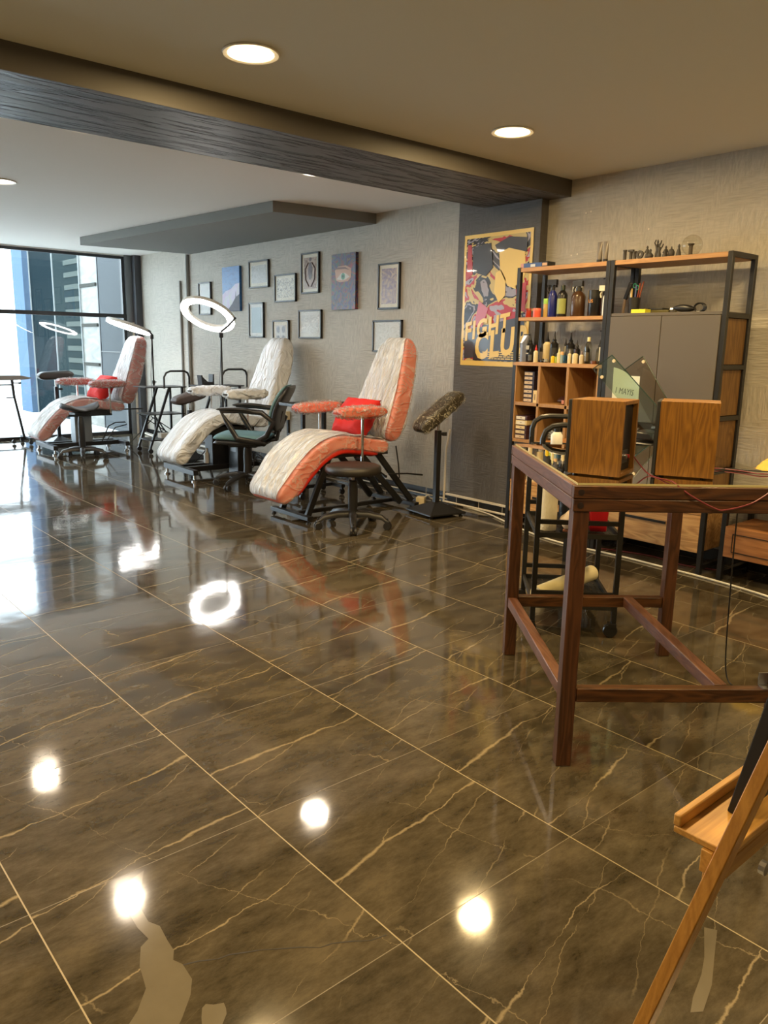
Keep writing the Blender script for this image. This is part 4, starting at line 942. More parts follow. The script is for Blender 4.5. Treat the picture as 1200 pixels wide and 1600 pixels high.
# ------------------------------------------------------------------ bottles, jars and small goods
_mc = {}
def cm(col, rough=.35, nm='plastic'):
    k = (col, rough, nm)
    if k not in _mc: _mc[k] = pbr(nm, col, rough)
    return _mc[k]
def bottle(lab, y, z, h, rr, body, cap, kind='cone', lab_col=None, x=4.375, cat='bottle', name='bottle', group=None, clear=False):
    t = thing(name, lab, cat, (x, y, z), 0, group); bmat = cm(body, .28)
    if clear: bmat = glass('clear_bottle', body, .02, 1.5)
    if kind == 'cone':
        b = h*.68; MB().lathe([(rr*.92, 0), (rr, .004), (rr, b*.88), (rr*.45, b), (rr*.42, b+.004)], n=18).build('body', bmat, t, smooth=40)
        MB().lathe([(rr*.48, b), (rr*.5, b+.012), (rr*.30, b+.018), (rr*.22, b+(h-b)*.55), (rr*.07, h)], n=14).build('nozzle_cap', cm(cap, .35), t, smooth=40)
        top = b*.80
    elif kind == 'trigger':
        b = h*.72; MB().lathe([(rr*.94, 0), (rr, .006), (rr, b*.78), (rr*.80, b*.90), (rr*.36, b), (rr*.34, b+.012)], n=20).build('body', bmat, t, smooth=50)
        MB().lathe([(rr*.42, b), (rr*.42, b+.022), (rr*.25, b+.026), (rr*.25, h-.02)], n=14).loft([[Vector((0, yy*1.0, zz)) + Vector((xx, 0, 0)) for xx, yy, zz in ((-.012, s0, h-.034), (.012, s0, h-.034), (.010, s0, h), (-.010, s0, h))] for s0 in (.045, .0, -.030)]).tube([(0, .028, h-.03), (0, .040, h-.055), (0, .034, h-.075)], .006, 6).build('trigger_head', cm(cap, .3), t, smooth=40)
        top = b*.70
    elif kind == 'pump':
        b = h*.72; MB().lathe([(rr*.94, 0), (rr, .004), (rr, b*.90), (rr*.5, b), (rr*.45, b+.004)], n=18).build('body', bmat, t, smooth=40)
        MB().lathe([(rr*.55, b), (rr*.55, b+.016), (rr*.16, b+.018), (rr*.16, h-.008), (rr*.35, h-.008), (rr*.35, h)], n=14).tube([(0, 0, h-.004), (0, rr*1.3, h-.006)], .003, 6).build('pump_head', cm(cap, .3), t, smooth=40)
        top = b*.8
    elif kind == 'jar':
        b = h*.72; MB().lathe([(rr*.96, 0), (rr, .003), (rr, b)], n=20).build('body', bmat, t, smooth=40)
        MB().lathe([(rr*1.04, b), (rr*1.04, h-.002), (rr*.98, h)], n=20).build('lid', cm(cap, .35), t, smooth=40); top = b*.85
    else:  # flask: shoulders and a plain screw cap
        b = h*.84; MB().lathe([(rr*.92, 0), (rr, .005), (rr, b*.82), (rr*.86, b*.90), (rr*.40, b)], n=20).build('body', bmat, t, smooth=50)
        MB().lathe([(rr*.45, b), (rr*.45, h-.002), (rr*.42, h)], n=14).build('cap', cm(cap, .35), t, smooth=40); top = b*.78
    if lab_col:
        n = 12; R_ = rr*1.02; z0_, z1_ = h*.10, top*.88; vs = []
        for k in range(n+1):
            a = PI*.55+PI*.9*k/n
            for zz in (z0_, z1_): vs.append((R_*math.cos(a), R_*math.sin(a), zz))
        MB().add(vs, [(2*k, 2*k+2, 2*k+3, 2*k+1) for k in range(n)]).build('label', cm(lab_col, .5, 'printed_label'), t, smooth=60)
    return t
BK = (.012, .012, .014); CRM = (.70, .62, .40); WH = (.70, .68, .60)
S2, S3 = 1.495, 1.195
# upper bottle shelf
bottle('small red tin at the left end of the upper bottle shelf', 3.600, S2, .062, .026, (.45, .04, .02), (.30, .03, .02), 'jar', None, cat='tin', name='tin')
bottle('small black and gold tin beside the red tin', 3.553, S2, .060, .022, (.05, .04, .02), (.35, .24, .08), 'jar', None, cat='tin', name='tin')
bottle('coral red cup sized jar in front of the green lidded jar', 3.508, S2, .060, .027, (.72, .12, .08), (.78, .16, .10), 'jar', x=4.345, cat='jar', name='jar')
bottle('tall cream jar with lime green lid on the upper bottle shelf', 3.472, S2, .125, .022, (.60, .42, .14), (.34, .62, .08), 'jar', x=4.40, cat='jar', name='jar')
bottle('slim white spray bottle behind the blue one', 3.470, S2, .235, .026, WH, BK, 'trigger', x=4.455)
bottle('cobalt blue spray bottle with black trigger', 3.405, S2, .245, .030, (.012, .018, .16), BK, 'trigger')
bottle('black flask with yellow and green label and black cap', 3.325, S2, .205, .033, BK, (.01, .02, .01), 'flask', (.30, .33, .10))
bottle('yellow trigger spray bottle half behind the amber one', 3.245, S2, .200, .030, (.72, .46, .10), (.55, .55, .52), 'trigger', x=4.44)
bottle('large round amber brown spray bottle', 3.195, S2, .225, .046, (.060, .028, .012), (.03, .03, .03), 'trigger', x=4.37)
bottle('short dark jar of brushes beside the amber bottle', 3.130, S2, .165, .026, (.10, .06, .035), (.45, .36, .22), 'jar', x=4.43, cat='jar', name='jar')
t = bottle('fat black bottle with orange US lettering', 3.080, S2, .165, .040, BK, (.02, .02, .02), 'jar', x=4.39)
text('US', .030, cm((.75, .32, .05), .4, 'orange_print'), t, (-.0415, .020, .085), (PI/2, 0, -PI/2), 'lettering', 0, .0006, 1)
bottle('tall black bottle with pump top and red band near the post', 3.035, S2, .245, .030, BK, BK, 'pump', (.30, .05, .05), x=4.46)
bottle('white slim spray bottle at the right end of the upper bottle shelf', 2.990, S2, .190, .018, (.70, .70, .66), (.72, .70, .55), 'trigger')
# lower bottle shelf
mb = MB().loft([[Vector((x, y, z)) for x, y in ((-.03+e, -.028+e2), (.03-e, -.028+e2), (.03-e, .028-e2), (-.03+e, .028-e2))] for z, e, e2 in ((0, 0, 0), (.13, 0, 0), (.185, .026, .006))])
q = thing('foil_pouch', 'silver grey pouch pack at the left end of the lower bottle shelf', 'pouch', (4.385, 3.618, S3)); mb.build('pouch', pbr('silver_pouch', (.34, .35, .40), .3, .5, var=.3, vscale=30), q, smooth=0)
box(-.006, .006, -.024, .024, .180, .190).build('crimped_seal', cm((.05, .05, .055)), q, smooth=0)
bottle('tall black ink bottle with white lettering, leftmost of the lower shelf', 3.575, S3, .195, .027, BK, BK, 'cone', None)
tt = MB().bx(-.0285, -.0275, -.014, .014, .085, .112).bx(-.0285, -.0275, -.012, .012, .055, .063)
o = [c for c in COL.objects if c.get('label', '').startswith('tall black ink bottle with white')][0]
tt.build('printed_label', cm((.5, .5, .48), .5, 'pale_print'), o, smooth=0)
bottle('small black bottle with pale label beside the lettered ink bottle', 3.548, S3, .105, .016, BK, BK, 'cone', (.10, .10, .10), x=4.35)
bottle('medium black ink bottle behind the small one', 3.520, S3, .150, .020, BK, BK, 'cone', (.16, .14, .13), x=4.44)
bottle('small cream bottle with bright red cone cap', 3.493, S3, .118, .016, CRM, (.55, .015, .02), 'cone', x=4.34)
bottle('tall cream lotion bottle with black cone top', 3.462, S3, .205, .029, (.68, .56, .32), BK, 'cone', x=4.42)
bottle('tall black bottle with grey shoulder, middle left of the lower shelf', 3.380, S3, .208, .028, BK, BK, 'cone', (.03, .032, .035), x=4.39)
for k, (yy, lb) in enumerate(((3.428, 'tiny dark bottle cap before the cream lotion bottle'), (3.398, 'tiny grey bottle cap before the tall black bottle'))):
    o = MB().lathe([(.004, 0), (.016, .004), (.018, .014), (.010, .024), (.003, .026)], n=12).build('loose_cap', cm((BK, (.25, .24, .22))[k]), None, smooth=60); o.location = (4.335, yy, S3); tag(o, lb, 'pot')  # loose bottle caps lying on the shelf
bottle('thin grey bottle with black cone standing at the back', 3.330, S3, .165, .018, (.20, .19, .16), BK, 'cone', x=4.45)
bottle('tiny yellow bottle with dark cap', 3.343, S3, .068, .014, (.75, .55, .03), BK, 'cone', x=4.335)
bottle('tiny lime bottle with dark cap', 3.316, S3, .064, .012, (.35, .45, .03), BK, 'cone', x=4.34)
bottle('small cream bottle with long pale cone', 3.293, S3, .105, .014, (.68, .62, .36), (.60, .58, .30), 'cone', x=4.335)
bottle('wide black ink bottle with grey lettering, middle of the lower shelf', 3.275, S3, .200, .030, BK, BK, 'cone', (.07, .07, .07), x=4.43)
bottle('tiny peach and pale blue bottle', 3.268, S3, .075, .010, (.24, .36, .42), (.70, .42, .20), 'jar', x=4.335)
bottle('tiny dark blue bottle with black cap', 3.246, S3, .078, .014, (.012, .05, .10), BK, 'cone', x=4.34)
bottle('black ink bottle with small cone right of the wide one', 3.215, S3, .152, .021, BK, BK, 'cone', x=4.42)
bottle('small cream labelled bottle with silver cap', 3.208, S3, .096, .013, CRM, (.28, .26, .25), 'cone', x=4.335)
bottle('small grey bottle behind the cream labelled ones', 3.185, S3, .088, .012, (.06, .06, .06), (.12, .11, .10), 'cone', x=4.37)
bottle('small cream square-labelled bottle with violet cap', 3.163, S3, .098, .019, CRM, (.035, .02, .05), 'cone', x=4.335)
bottle('black ink bottle behind the violet capped one', 3.135, S3, .155, .019, BK, BK, 'cone', (.30, .27, .24), x=4.42)
bottle('small pale bottle with grey-lilac cap', 3.113, S3, .088, .015, (.62, .54, .40), (.20, .15, .16), 'cone', x=4.335)
bottle('clear bottle with cream spray top', 3.068, S3, .170, .024, (.80, .78, .70), (.72, .66, .38), 'flask', x=4.34, clear=True)
bottle('dark labelled bottle with black spout beside the clear one', 3.024, S3, .155, .022, (.06, .06, .055), BK, 'cone', (.10, .10, .09), x=4.40)
bottle('clear bottle with white collar and black pump at the right post', 2.990, S3, .215, .020, (.78, .76, .68), BK, 'pump', (.70, .68, .55), x=4.38, clear=True)
bottle('small brown pot in front of the pump bottle', 3.010, S3, .022, .018, (.16, .06, .03), (.12, .05, .03), 'jar', x=4.325, cat='pot', name='pot')

# on top of the units
T1 = 1.822
b = thing('card_box', 'long blue card box on the top left corner of the shelf unit', 'box', (4.40, 3.59, T1))
box(-.05, .05, -.105, .085, 0, .034).build('box_body', cm((.045, .10, .30), .45, 'blue_card'), b, bevel=.001)
MB().bx(-.0508, -.050, -.04, -.0, .008, .026).build('label', cm((.55, .58, .62), .5, 'label_print'), b, smooth=0)
MB().bx(-.0505, .0505, .060, .0855, -.0, .0345).build('box_end', cm((.55, .28, .26), .5, 'coral_end'), b, smooth=0)
b = thing('card_box', 'small black box with pale label beside the blue box', 'box', (4.37, 3.46, T1))
box(-.04, .04, -.032, .020, 0, .034).build('box_body', cm(BK), b, bevel=.001)
MB().bx(-.0405, -.040, -.026, .014, .008, .026).build('label', cm((.55, .34, .20), .5, 'label_print'), b, smooth=0)
for k, (yy, w, lb) in enumerate(((3.090, .017, 'left of two grey squeeze tubes on top of the shelf'), (3.045, .016, 'right of two grey squeeze tubes on top of the shelf'))):
    t = thing('squeeze_tube', lb, 'tube', (4.42, yy, T1))
    MB().loft([[Vector((a*math.cos(q*PI/8), c*math.sin(q*PI/8), z)) for q in range(16)] for z, a, c in ((.028, w, w), (.06, w*.85, w), (.11, w*.35, w*1.1), (.135, .001, w*1.15))]).build('body', cm((.17, .15, .13), .3), t, smooth=60)
    MB().lathe([(w, 0), (w, .027), (w*.8, .028)], n=16).build('cap', cm(BK), t, smooth=50)
def mini(lab, y, h, prof, x=4.42, cat='figurine', col=(.055, .050, .045), extra=None):
    t = thing('miniature_figure', lab, cat, (x, y, T1))
    MB().lathe([(.016, 0), (.016, .005), (.012, .006)], n=14).build('base', cm(col, .6), t, smooth=40)
    mb = MB().lathe([(a, .005+b*(h-.005)) for a, b in prof], n=12)
    if extra: extra(mb, h)
    mb.build('figure', pbr('dark_stone', col, .55, bump=.4, bscale=120), t, smooth=60)
COLM = [(.012, 0), (.010, .1), (.010, .85), (.013, .9), (.013, 1)]
MAN = [(.012, 0), (.013, .25), (.008, .45), (.011, .62), (.010, .72), (.004, .78), (.007, .88), (.002, 1)]
POT = [(.010, 0), (.019, .25), (.020, .5), (.012, .75), (.005, .8), (.003, 1)]
ROB = [(.017, 0), (.013, .35), (.008, .6), (.005, .7), (.008, .82), (.003, 1)]
def arms(mb, h): mb.tube([(0, -.018, h*.45), (0, -.010, h*.66), (0, .010, h*.66), (0, .018, h*.50)], .004, 6)
def wings(mb, h): mb.tube([(0, 0, h*.5), (0, .02, h*.85), (0, .012, h*1.0)], .004, 6).tube([(0, 0, h*.5), (0, -.02, h*.8), (0, -.024, h*.95)], .004, 6)
mini('plain column figurine, first from the left on the cabinet top', 2.905, .072, COLM)
mini('column figurine with square head, second from the left', 2.862, .064, COLM, extra=lambda mb, h: mb.box((0, 0, h), (.02, .034, .012)))
mini('small post figurine just left of the ring disc figure', 2.835, .060, COLM)
mini('disc shaped figurine on a stand', 2.800, .030, ROB, extra=lambda mb, h: mb.lathe([(.010, -.006), (.024, -.006), (.024, .006), (.010, .006), (.010, -.006)], (0, 0, .038), 18, Matrix.Rotation(PI/2, 3, 'Y')))
mini('seated man figurine left in the dense group', 2.752, .085, MAN, extra=arms)
mini('hooded figurine in the dense group', 2.730, .066, ROB)
mini('small crouching figurine in front of the tall winged one', 2.712, .045, POT, x=4.39)
mini('tall winged figurine in the middle of the group', 2.685, .115, MAN, extra=wings)
mini('broad figurine with raised arms right of the winged one', 2.660, .090, MAN, extra=wings, x=4.40)
mini('standing figurine right of the tallest pair', 2.640, .078, MAN, extra=arms, x=4.44)
mini('small dark figurine beside the pot shaped one', 2.622, .052, ROB, x=4.40)
mini('round pot shaped figurine with spiked lid', 2.592, .068, POT)
mini('pointed robed figurine standing alone left of the glass globe', 2.545, .078, ROB)
t = thing('glass_globe', 'clear glass globe with a dark column inside on top of the cabinet', 'glass globe', (4.44, 2.475, T1))
MB().lathe([(.034, 0), (.036, .006), (.030, .012)], n=24).build('base', cm((.45, .36, .20), .4), t, smooth=40)
MB().lathe([(.001, .012)]+[(.058*math.sin(PI*(.12+.88*k/14))+.0002, .068-.058*math.cos(PI*(.12+.88*k/14))) for k in range(15)], n=28).build('globe', glass('globe_glass', (.96, .96, .93), 0, 1.3), t, smooth=80)
MB().lathe([(.015, .014), (.011, .02), (.011, .066), (.018, .072), (.018, .078)], (0, .006, 0), 14).build('column', cm((.05, .04, .035), .5), t, smooth=40)
# cabinet top middle level
C1 = 1.508
t = thing('pen_cup', 'black mesh cup of pens, brushes and green scissors on the grey cabinet', 'pen cup', (4.44, 2.825, C1))
MB().lathe([(.030, 0), (.036, .10), (.033, .10), (.028, .004)], n=18).build('cup', cm((.02, .02, .02), .5), t, smooth=30)
for k, (dy, tilt, cc, nm) in enumerate(((.018, .04, (.70, .50, .20), 'brush'), (.022, .10, (.62, .62, .58), 'pen'), (.0, -.05, (.10, .12, .35), 'pen'), (-.008, -.20, (.25, .05, .03), 'pen'), (-.012, -.35, (.28, .07, .03), 'pen'))):
    MB().tube([(0, dy, .01), (.0, dy+tilt*-.0+(-tilt)*-.10*0-.16*(-tilt)*-1*0+tilt*.12, .155+.01*k)], .0045, 6).build(nm, cm(cc), t)
mb = MB()
for s in (-1, 1):
    mb.tube([Vector((0, -.005+s*.010+.010*math.cos(a), .165+s*.006+.013*math.sin(a))) for a in [2*PI*q/10 for q in range(10)]], .003, 5, closed=True)
mb.tube([(0, -.006, .15), (0, 0, .03)], .004, 5); mb.build('scissors', cm((.03, .28, .18)), t)
t = thing('comb_brush', 'black brush leaning upright beside the pen cup', 'brush', (4.43, 2.895, C1))
MB().bar((0, 0, 0), (0, -.01, .10), .012, .012).build('handle', cm((.35, .24, .14)), t); MB().bar((0, -.01, .09), (0, -.045, .19), .016, .024).build('bristle_head', cm(BK), t, bevel=.004)
t = thing('note_box', 'small bright yellow box on the grey cabinet', 'box', (4.345, 2.715, C1))
box(-.03, .03, -.048, .048, 0, .022).build('box_body', cm((.82, .74, .04), .4, 'yellow_card'), t, bevel=.001); box(-.025, .025, -.04, .04, .022, .0225).build('lid_seam', cm((.5, .4, .03)), t, smooth=0)
t = thing('flat_case', 'flat olive case lying behind the yellow box', 'case', (4.46, 2.66, C1))
box(-.05, .05, -.09, .06, 0, .020).build('case', cm((.10, .085, .02)), t, bevel=.003); box(-.05, .05, -.05, .05, .020, .032).build('case_top', cm((.02, .02, .018)), t, bevel=.003)
t = thing('hair_clipper', 'black machine with coiled cable lying on the grey cabinet', 'machine', (4.42, 2.44, C1))
MB().loft(slab_rings([(-.0, .0, .02, .018), (.03, .0, .026, .022), (.10, .004, .024, .022), (.13, .006, .018, .016)], 14, 3)).build('body', cm(BK), t, smooth=60)
c0 = t.children[0]; c0.rotation_euler = (0, 0, PI/2); c0.location = (0, -.03, .024)
mb = MB()
for k in range(3): mb.tube([Vector((.01*k, -.055+.030*math.cos(a)*(1+.1*k), .030+.024*math.sin(a))) for a in [2*PI*q/14 for q in range(14)]], .004, 5, closed=True)
mb.build('coiled_cable', cm(BK), t)
MB().tube([(0, .10, .02), (0, .12, .02)], .014, 8).build('clipper_end', STEEL, t)

# boxes in the cubes
def stackbox(lab, y, z, w, h, col, lc, x=4.36, red=False):
    t = thing('cartridge_box', lab, 'box', (x, y, z), 0, 'stacked cartridge boxes in the cubes')
    box(-.05, .10, -w/2, w/2, 0, h).build('carton', cm(col, .4, 'carton'), t, bevel=.0008)
    MB().bx(-.0506, -.05, -w/2+.016, w/2-.004, h*.18, h*.82).build('label', cm(lc, .5, 'label_print'), t, smooth=0)
    MB().bx(-.0508, -.0506, -.006, .010, h*.42, h*.55).build('print', cm((.2, .12, .08), .5, 'print'), t, smooth=0)
NM = ['lowest', 'second', 'third', 'fourth', 'fifth', 'sixth', 'topmost']
for k in range(7): stackbox('black box with pale label, %s in the stack of the upper left cube' % NM[k], 3.535, .920+k*.0302, .088, .029, (.03, .02, .035), (.55, .42, .28), x=4.385)
t = thing('card_box', 'tall narrow cream box beside the stack in the upper left cube', 'box', (4.35, 3.465, .920)); box(-.03, .05, -.016, .016, 0, .085).build('carton', cm((.72, .55, .26), .5, 'cream_card'), t, bevel=.001); MB().bx(-.0306, -.03, -.005, .005, .02, .06).build('print', cm((.3, .2, .1), .5, 'print'), t, smooth=0)
t = thing('card_box', 'dark red box standing behind the cream one in the upper left cube', 'box', (4.44, 3.466, .920)); box(-.03, .06, -.022, .022, 0, .17).build('carton', cm((.09, .015, .02), .4, 'dark_red_card'), t, bevel=.001); MB().bx(-.0306, -.03, -.012, .012, .10, .15).build('print', cm((.2, .04, .04), .5, 'print'), t, smooth=0)
LB = [(.66, .52, .30), (.60, .46, .30), (.62, .50, .30), (.70, .56, .30), (.70, .66, .55), (.70, .66, .58)]
for k in range(5): stackbox('box with cream end label, %s in the stack of the lower left cube' % (NM[k] if k < 4 else 'topmost'), 3.565, .662+k*.033, .10, .032, (.05, .02, .025) if k != 3 else (.66, .52, .26), LB[k+1], x=4.36)
t = thing('card_box', 'red and black box behind the label stack in the lower left cube', 'box', (4.44, 3.475, .662)); box(-.03, .06, -.030, .030, 0, .12).build('carton', cm((.10, .012, .015), .4, 'dark_red_card'), t, bevel=.001); MB().bx(-.0306, -.03, -.025, .0, .02, .10).build('print', cm((.40, .02, .03), .5, 'print'), t, smooth=0)
t = thing('leather_case', 'dark pouch-like case in the middle upper cube', 'case', (4.40, 3.26, .920)); MB().loft(slab_rings([(-.05, .022, .045, .018), (0, .03, .052, .028), (.05, .028, .048, .022)], 16, 3)).build('case', cm((.035, .012, .010), .35), t, smooth=60)
MB().bx(-.052, -.046, -.02, .0, .006, .03).build('tag', cm((.55, .22, .15)), t, smooth=0)
t = thing('coiled_hose', 'grey coiled hoses in the middle lower cube', 'hose', (4.40, 3.31, .670)); mb = MB()
for k in range(4): mb.tube([Vector((.05*math.cos(a), .07*math.sin(a), .012+.016*k+.008*math.sin(3*a))) for a in [2*PI*q/18 for q in range(18)]], .009, 6, closed=True)
mb.build('hose', cm((.16, .17, .16), .4), t); box(-.02, .02, -.02, .02, .0, .09).build('connector', cm(BK), t, bevel=.003)
for k, (yy, hh, lb) in enumerate(((3.60, .20, 'cream paper roll standing left in the open niche under the cubes'), (3.49, .17, 'wider cream paper roll standing in the open niche under the cubes'), (3.36, .22, 'tall cream paper roll standing at the middle of the niche under the cubes'))):
    t = thing('paper_roll', lb, 'paper roll', (4.38, yy, .368)); MB().lathe([(.014, 0), (.036+.008*(k == 1), 0), (.036+.008*(k == 1), hh), (.014, hh), (.014, 0)], n=24).build('roll', PAPERW, t, smooth=40)
    MB().lathe([(.011, .001), (.0135, .001), (.0135, hh-.001), (.011, hh-.001), (.011, .001)], n=16).build('core', cm((.30, .20, .10), .8), t, smooth=40)
t = thing('cable_coil', 'black coil of cable lying on the low drawer unit', 'cable', (4.44, 2.42, .374)); mb = MB()
for k in range(4): mb.tube([Vector((.06*math.cos(a)+.01*k, .09*math.sin(a)+.006*k, .008+.010*k+.004*math.sin(2*a+k))) for a in [2*PI*q/22 for q in range(22)]], .005, 6, closed=True)
mb.build('coil', cm(BK), t); MB().tube([(0, -.10, .02), (-.03, -.14, .02), (-.05, -.16, .015)], .010, 8).build('plug', WHITE, t)
t = thing('papers', 'loose pale papers lying on the low drawer unit', 'papers', (4.40, 2.62, .368)); box(-.09, .09, -.12, .12, 0, .006).build('sheets', cm((.72, .56, .26), .6, 'yellowish_paper'), t, smooth=0); box(-.07, .09, -.10, .10, .006, .009).build('top_sheet', cm((.7, .62, .45), .6, 'paper'), t, smooth=0)

# ------------------------------------------------------------------ trolley with rolls behind the table
c30 = math.atan2(-.261, .259)
TR = thing('utility_trolley', 'black metal trolley with arched handles between the dark table and the shelves', 'trolley', (2.743, 2.142, 0), c30)
TW, TD = .365, .46
for x in (0, TW):
    for y in (0, TD): MB().bx(x-.011, x+.011, y-.011, y+.011, .07, .86).build('post', BLACK, TR)
for y in (0, TD):
    MB().tube([Vector(a) for a in [(0, y, .84), (0, y, .90), (.012, y, .935), (.04, y, .955), (.08, y, .962), (TW-.08, y, .962), (TW-.04, y, .955), (TW-.012, y, .935), (TW, y, .90), (TW, y, .84)]], .0125, 8).build('arched_handle', BLACK, TR)
PERF = pbr('perforated_black_metal', (.02, .02, .02), .4)
def perf(z):
    mb = MB().bx(0, TW, -.006, .006, z-.012, z+.012).bx(0, TW, TD-.006, TD+.006, z-.012, z+.012).bx(-.006, .006, 0, TD, z-.012, z+.012).bx(TW-.006, TW+.006, 0, TD, z-.012, z+.012)
    n = 13
    for k in range(n): a = .012+(TW-.034)*k/(n-1); mb.bx(a, a+.019, 0, TD, z-.008, z-.006)
    for k in range(16): a = .012+(TD-.034)*k/15; mb.bx(0, TW, a, a+.019, z-.0078, z-.0058)
    mb.build('perforated_shelf', PERF, TR, smooth=0)
for z in (.14, .47, .82): perf(z)
for z in (.20, .53): MB().bx(0, TW, -.008, .008, z-.010, z+.010).bx(0, TW, TD-.008, TD+.008, z-.010, z+.010).build('guard_rail', BLACK, TR)
for x in (0, TW):
    for y in (0, TD):
        MB().lathe([(.008, -.012), (.030, -.012), (.033, -.006), (.033, .006), (.030, .012), (.008, .012)], (x-.012, y, .034), 18, Matrix.Rotation(PI/2, 3, 'X')).box((x-.006, y, .060), (.036, .034, .018)).tube([(x, y, .06), (x, y, .08)], .008, 6).build('caster', BLKPL, TR)
def onT(x, y, z): v = Matrix.Rotation(c30, 3, 'Z') @ Vector((x, y, 0)); return (2.743+v.x, 2.142+v.y, z)
t = thing('paper_roll', 'tall embossed paper roll standing on the trolley behind the dark table', 'paper roll', onT(.055, .09, .476)); MB().lathe([(.016, 0), (.040, 0), (.040, .26), (.016, .26), (.016, 0)], n=28).build('roll', PAPERW, t, smooth=40); MB().lathe([(.013, .001), (.0155, .001), (.0155, .259), (.013, .259), (.013, .001)], n=14).build('core', cm((.3, .2, .1), .8), t, smooth=40)
t = thing('sharps_container', 'red plastic container with pale label on the trolley', 'container', onT(.28, .10, .476), c30)
MB().loft([[Vector((x*e, y*e, z)) for x, y in ((-.045, -.04), (.045, -.04), (.045, .04), (-.045, .04))] for z, e in ((0, .82), (.17, 1), (.20, 1))]).build('bin', cm((.42, .008, .015), .35, 'red_plastic'), t, bevel=.006, smooth=0)
box(-.048, .048, -.043, .043, .20, .222).build('lid', cm((.5, .01, .02), .35, 'red_plastic_lid'), t, bevel=.004)
MB().bx(-.026, .026, -.0415, -.0400, .150, .180).build('label', cm((.60, .52, .40), .5, 'label_print'), t, smooth=0)
t = thing('black_bottle', 'tall black cylinder container next to the paper roll on the trolley', 'container', onT(.165, .20, .476)); MB().lathe([(.044, 0), (.048, .006), (.048, .24), (.040, .26)], n=22).build('body', cm(BK), t, smooth=40); MB().lathe([(.03, .26), (.03, .29)], n=18).build('lid', cm((.03, .03, .03)), t, smooth=40)
t = thing('tissue_pack', 'crumpled white tissue pack on the middle trolley shelf', 'tissue', onT(.17, .08, .476), .5)
MB().loft(slab_rings([(-.07, .02, .03, .012), (-.03, .05, .05, .03), (.02, .06, .045, .03), (.06, .025, .03, .015)], 16, 2.5, 0, .014, 30, 4)).build('tissue', cm((.78, .66, .56), .8, 'tissue_paper'), t, smooth=60); box(-.05, .05, -.04, .04, 0, .012).build('wrapper', cm((.6, .25, .15), .5, 'wrapper'), t, bevel=.003)
t = thing('paper_roll', 'white film roll lying slanted on the bottom trolley shelf', 'paper roll', onT(.17, .20, .176), c30+1.02-.25)
RX = Matrix.Rotation(PI/2-.08, 3, 'Y')
MB().lathe([(.018, -.21), (.038, -.21), (.038, .21), (.018, .21), (.018, -.21)], (0, 0, .012), 28, RX).build('roll', pbr('cream_film_roll', (.74, .66, .42), .35), t, smooth=40)
MB().lathe([(.014, -.212), (.0175, -.212), (.0175, .212), (.014, .212), (.014, -.212)], (0, 0, .012), 18, RX).build('core', cm((.62, .58, .45), .6), t, smooth=40)
t = thing('spray_can', 'white bottle on the top trolley shelf under the arched handles', 'bottle', onT(.10, .30, .826)); MB().lathe([(.026, 0), (.028, .005), (.028, .06), (.016, .075)], n=18).build('body', WHITE, t, smooth=50); MB().lathe([(.014, .075), (.014, .095)], n=12).build('cap', cm(BK), t)

# ------------------------------------------------------------------ dark table with the speakers
TA = math.atan2(-.626, .78)
tb = thing('glass_top_table', 'tall dark stained wooden table with glass top, right foreground', 'table', (1.872, 1.338, 0), TA)
LW, LD, TH = .722, .965, .896
for x in (.004, LW-.052):
    for y in (.006, LD-.054): MB().bx(x, x+.048, y, y+.048, 0, TH-.070).build('leg', TBLL, tb, bevel=.003)
TBY = wood('stained_wood_sides_sheen', (.155, .068, .042), (.075, .028, .015), 'y', 1.5, .38, .5)  # lighter than the front boards: daylight sheen put into the wood colour
MB().bx(0, LW, 0, .026, TH-.038, TH).build('apron_upper_board', TBLW, tb, bevel=.003)
MB().bx(.001, LW-.001, .001, .025, TH-.077, TH-.039).build('apron_lower_board', TBLW, tb, bevel=.003)
MB().bx(0, LW, LD-.026, LD, TH-.038, TH).build('apron_upper_board', TBLW, tb, bevel=.003)
MB().bx(.001, LW-.001, LD-.025, LD-.001, TH-.077, TH-.039).build('apron_lower_board', TBLW, tb, bevel=.003)
for x in (0, LW-.026):
    MB().bx(x, x+.026, .027, LD-.027, TH-.038, TH).build('apron_upper_board', TBY, tb, bevel=.003)
    MB().bx(x+.001, x+.025, .026, LD-.026, TH-.077, TH-.039).build('apron_lower_board', TBY, tb, bevel=.003)
for z in (TH-.019, TH-.058): MB().lathe([(.0095, -.002), (.0095, .001), (.004, .0015)], (.022, -.0, z), 12, Matrix.Rotation(PI/2, 3, 'X')).build('bolt', cm((.02, .012, .01), .4), tb)
MB().bx(.053, LW-.053, .010, .045, .215, .260).build('stretcher', TBLW, tb, bevel=.003)
MB().bx(.053, LW-.053, LD-.046, LD-.010, .215, .260).build('stretcher', TBLW, tb, bevel=.003)
MB().bx(.008, .046, .053, LD-.053, .217, .258).build('stretcher', TBY, tb, bevel=.003)
MB().bx(.50, .54, .045, LD-.046, .220, .262).build('stretcher', TBY, tb, bevel=.003)
TG = glass('table_glass', (.86, .84, .66), .012, 2.3)
MB().bx(.014, LW-.014, .012, LD-.014, TH+.0005, TH+.0065).build('glass_top', TG, tb, smooth=0)
MB().bx(.013, LW-.013, .0105, .012, TH+.0005, TH+.0065).bx(.0125, .014, .0105, LD-.013, TH+.0005, TH+.0065).build('glass_edge', pbr('glass_edge_yellow', (.55, .50, .25), .2), tb, smooth=0)
MB().bx(.640, .670, .048, .051, .262, .300).bx(.640, .670, .012, .051, .260, .263).build('angle_bracket', STEEL, tb, smooth=0)
GT = TH+.0066
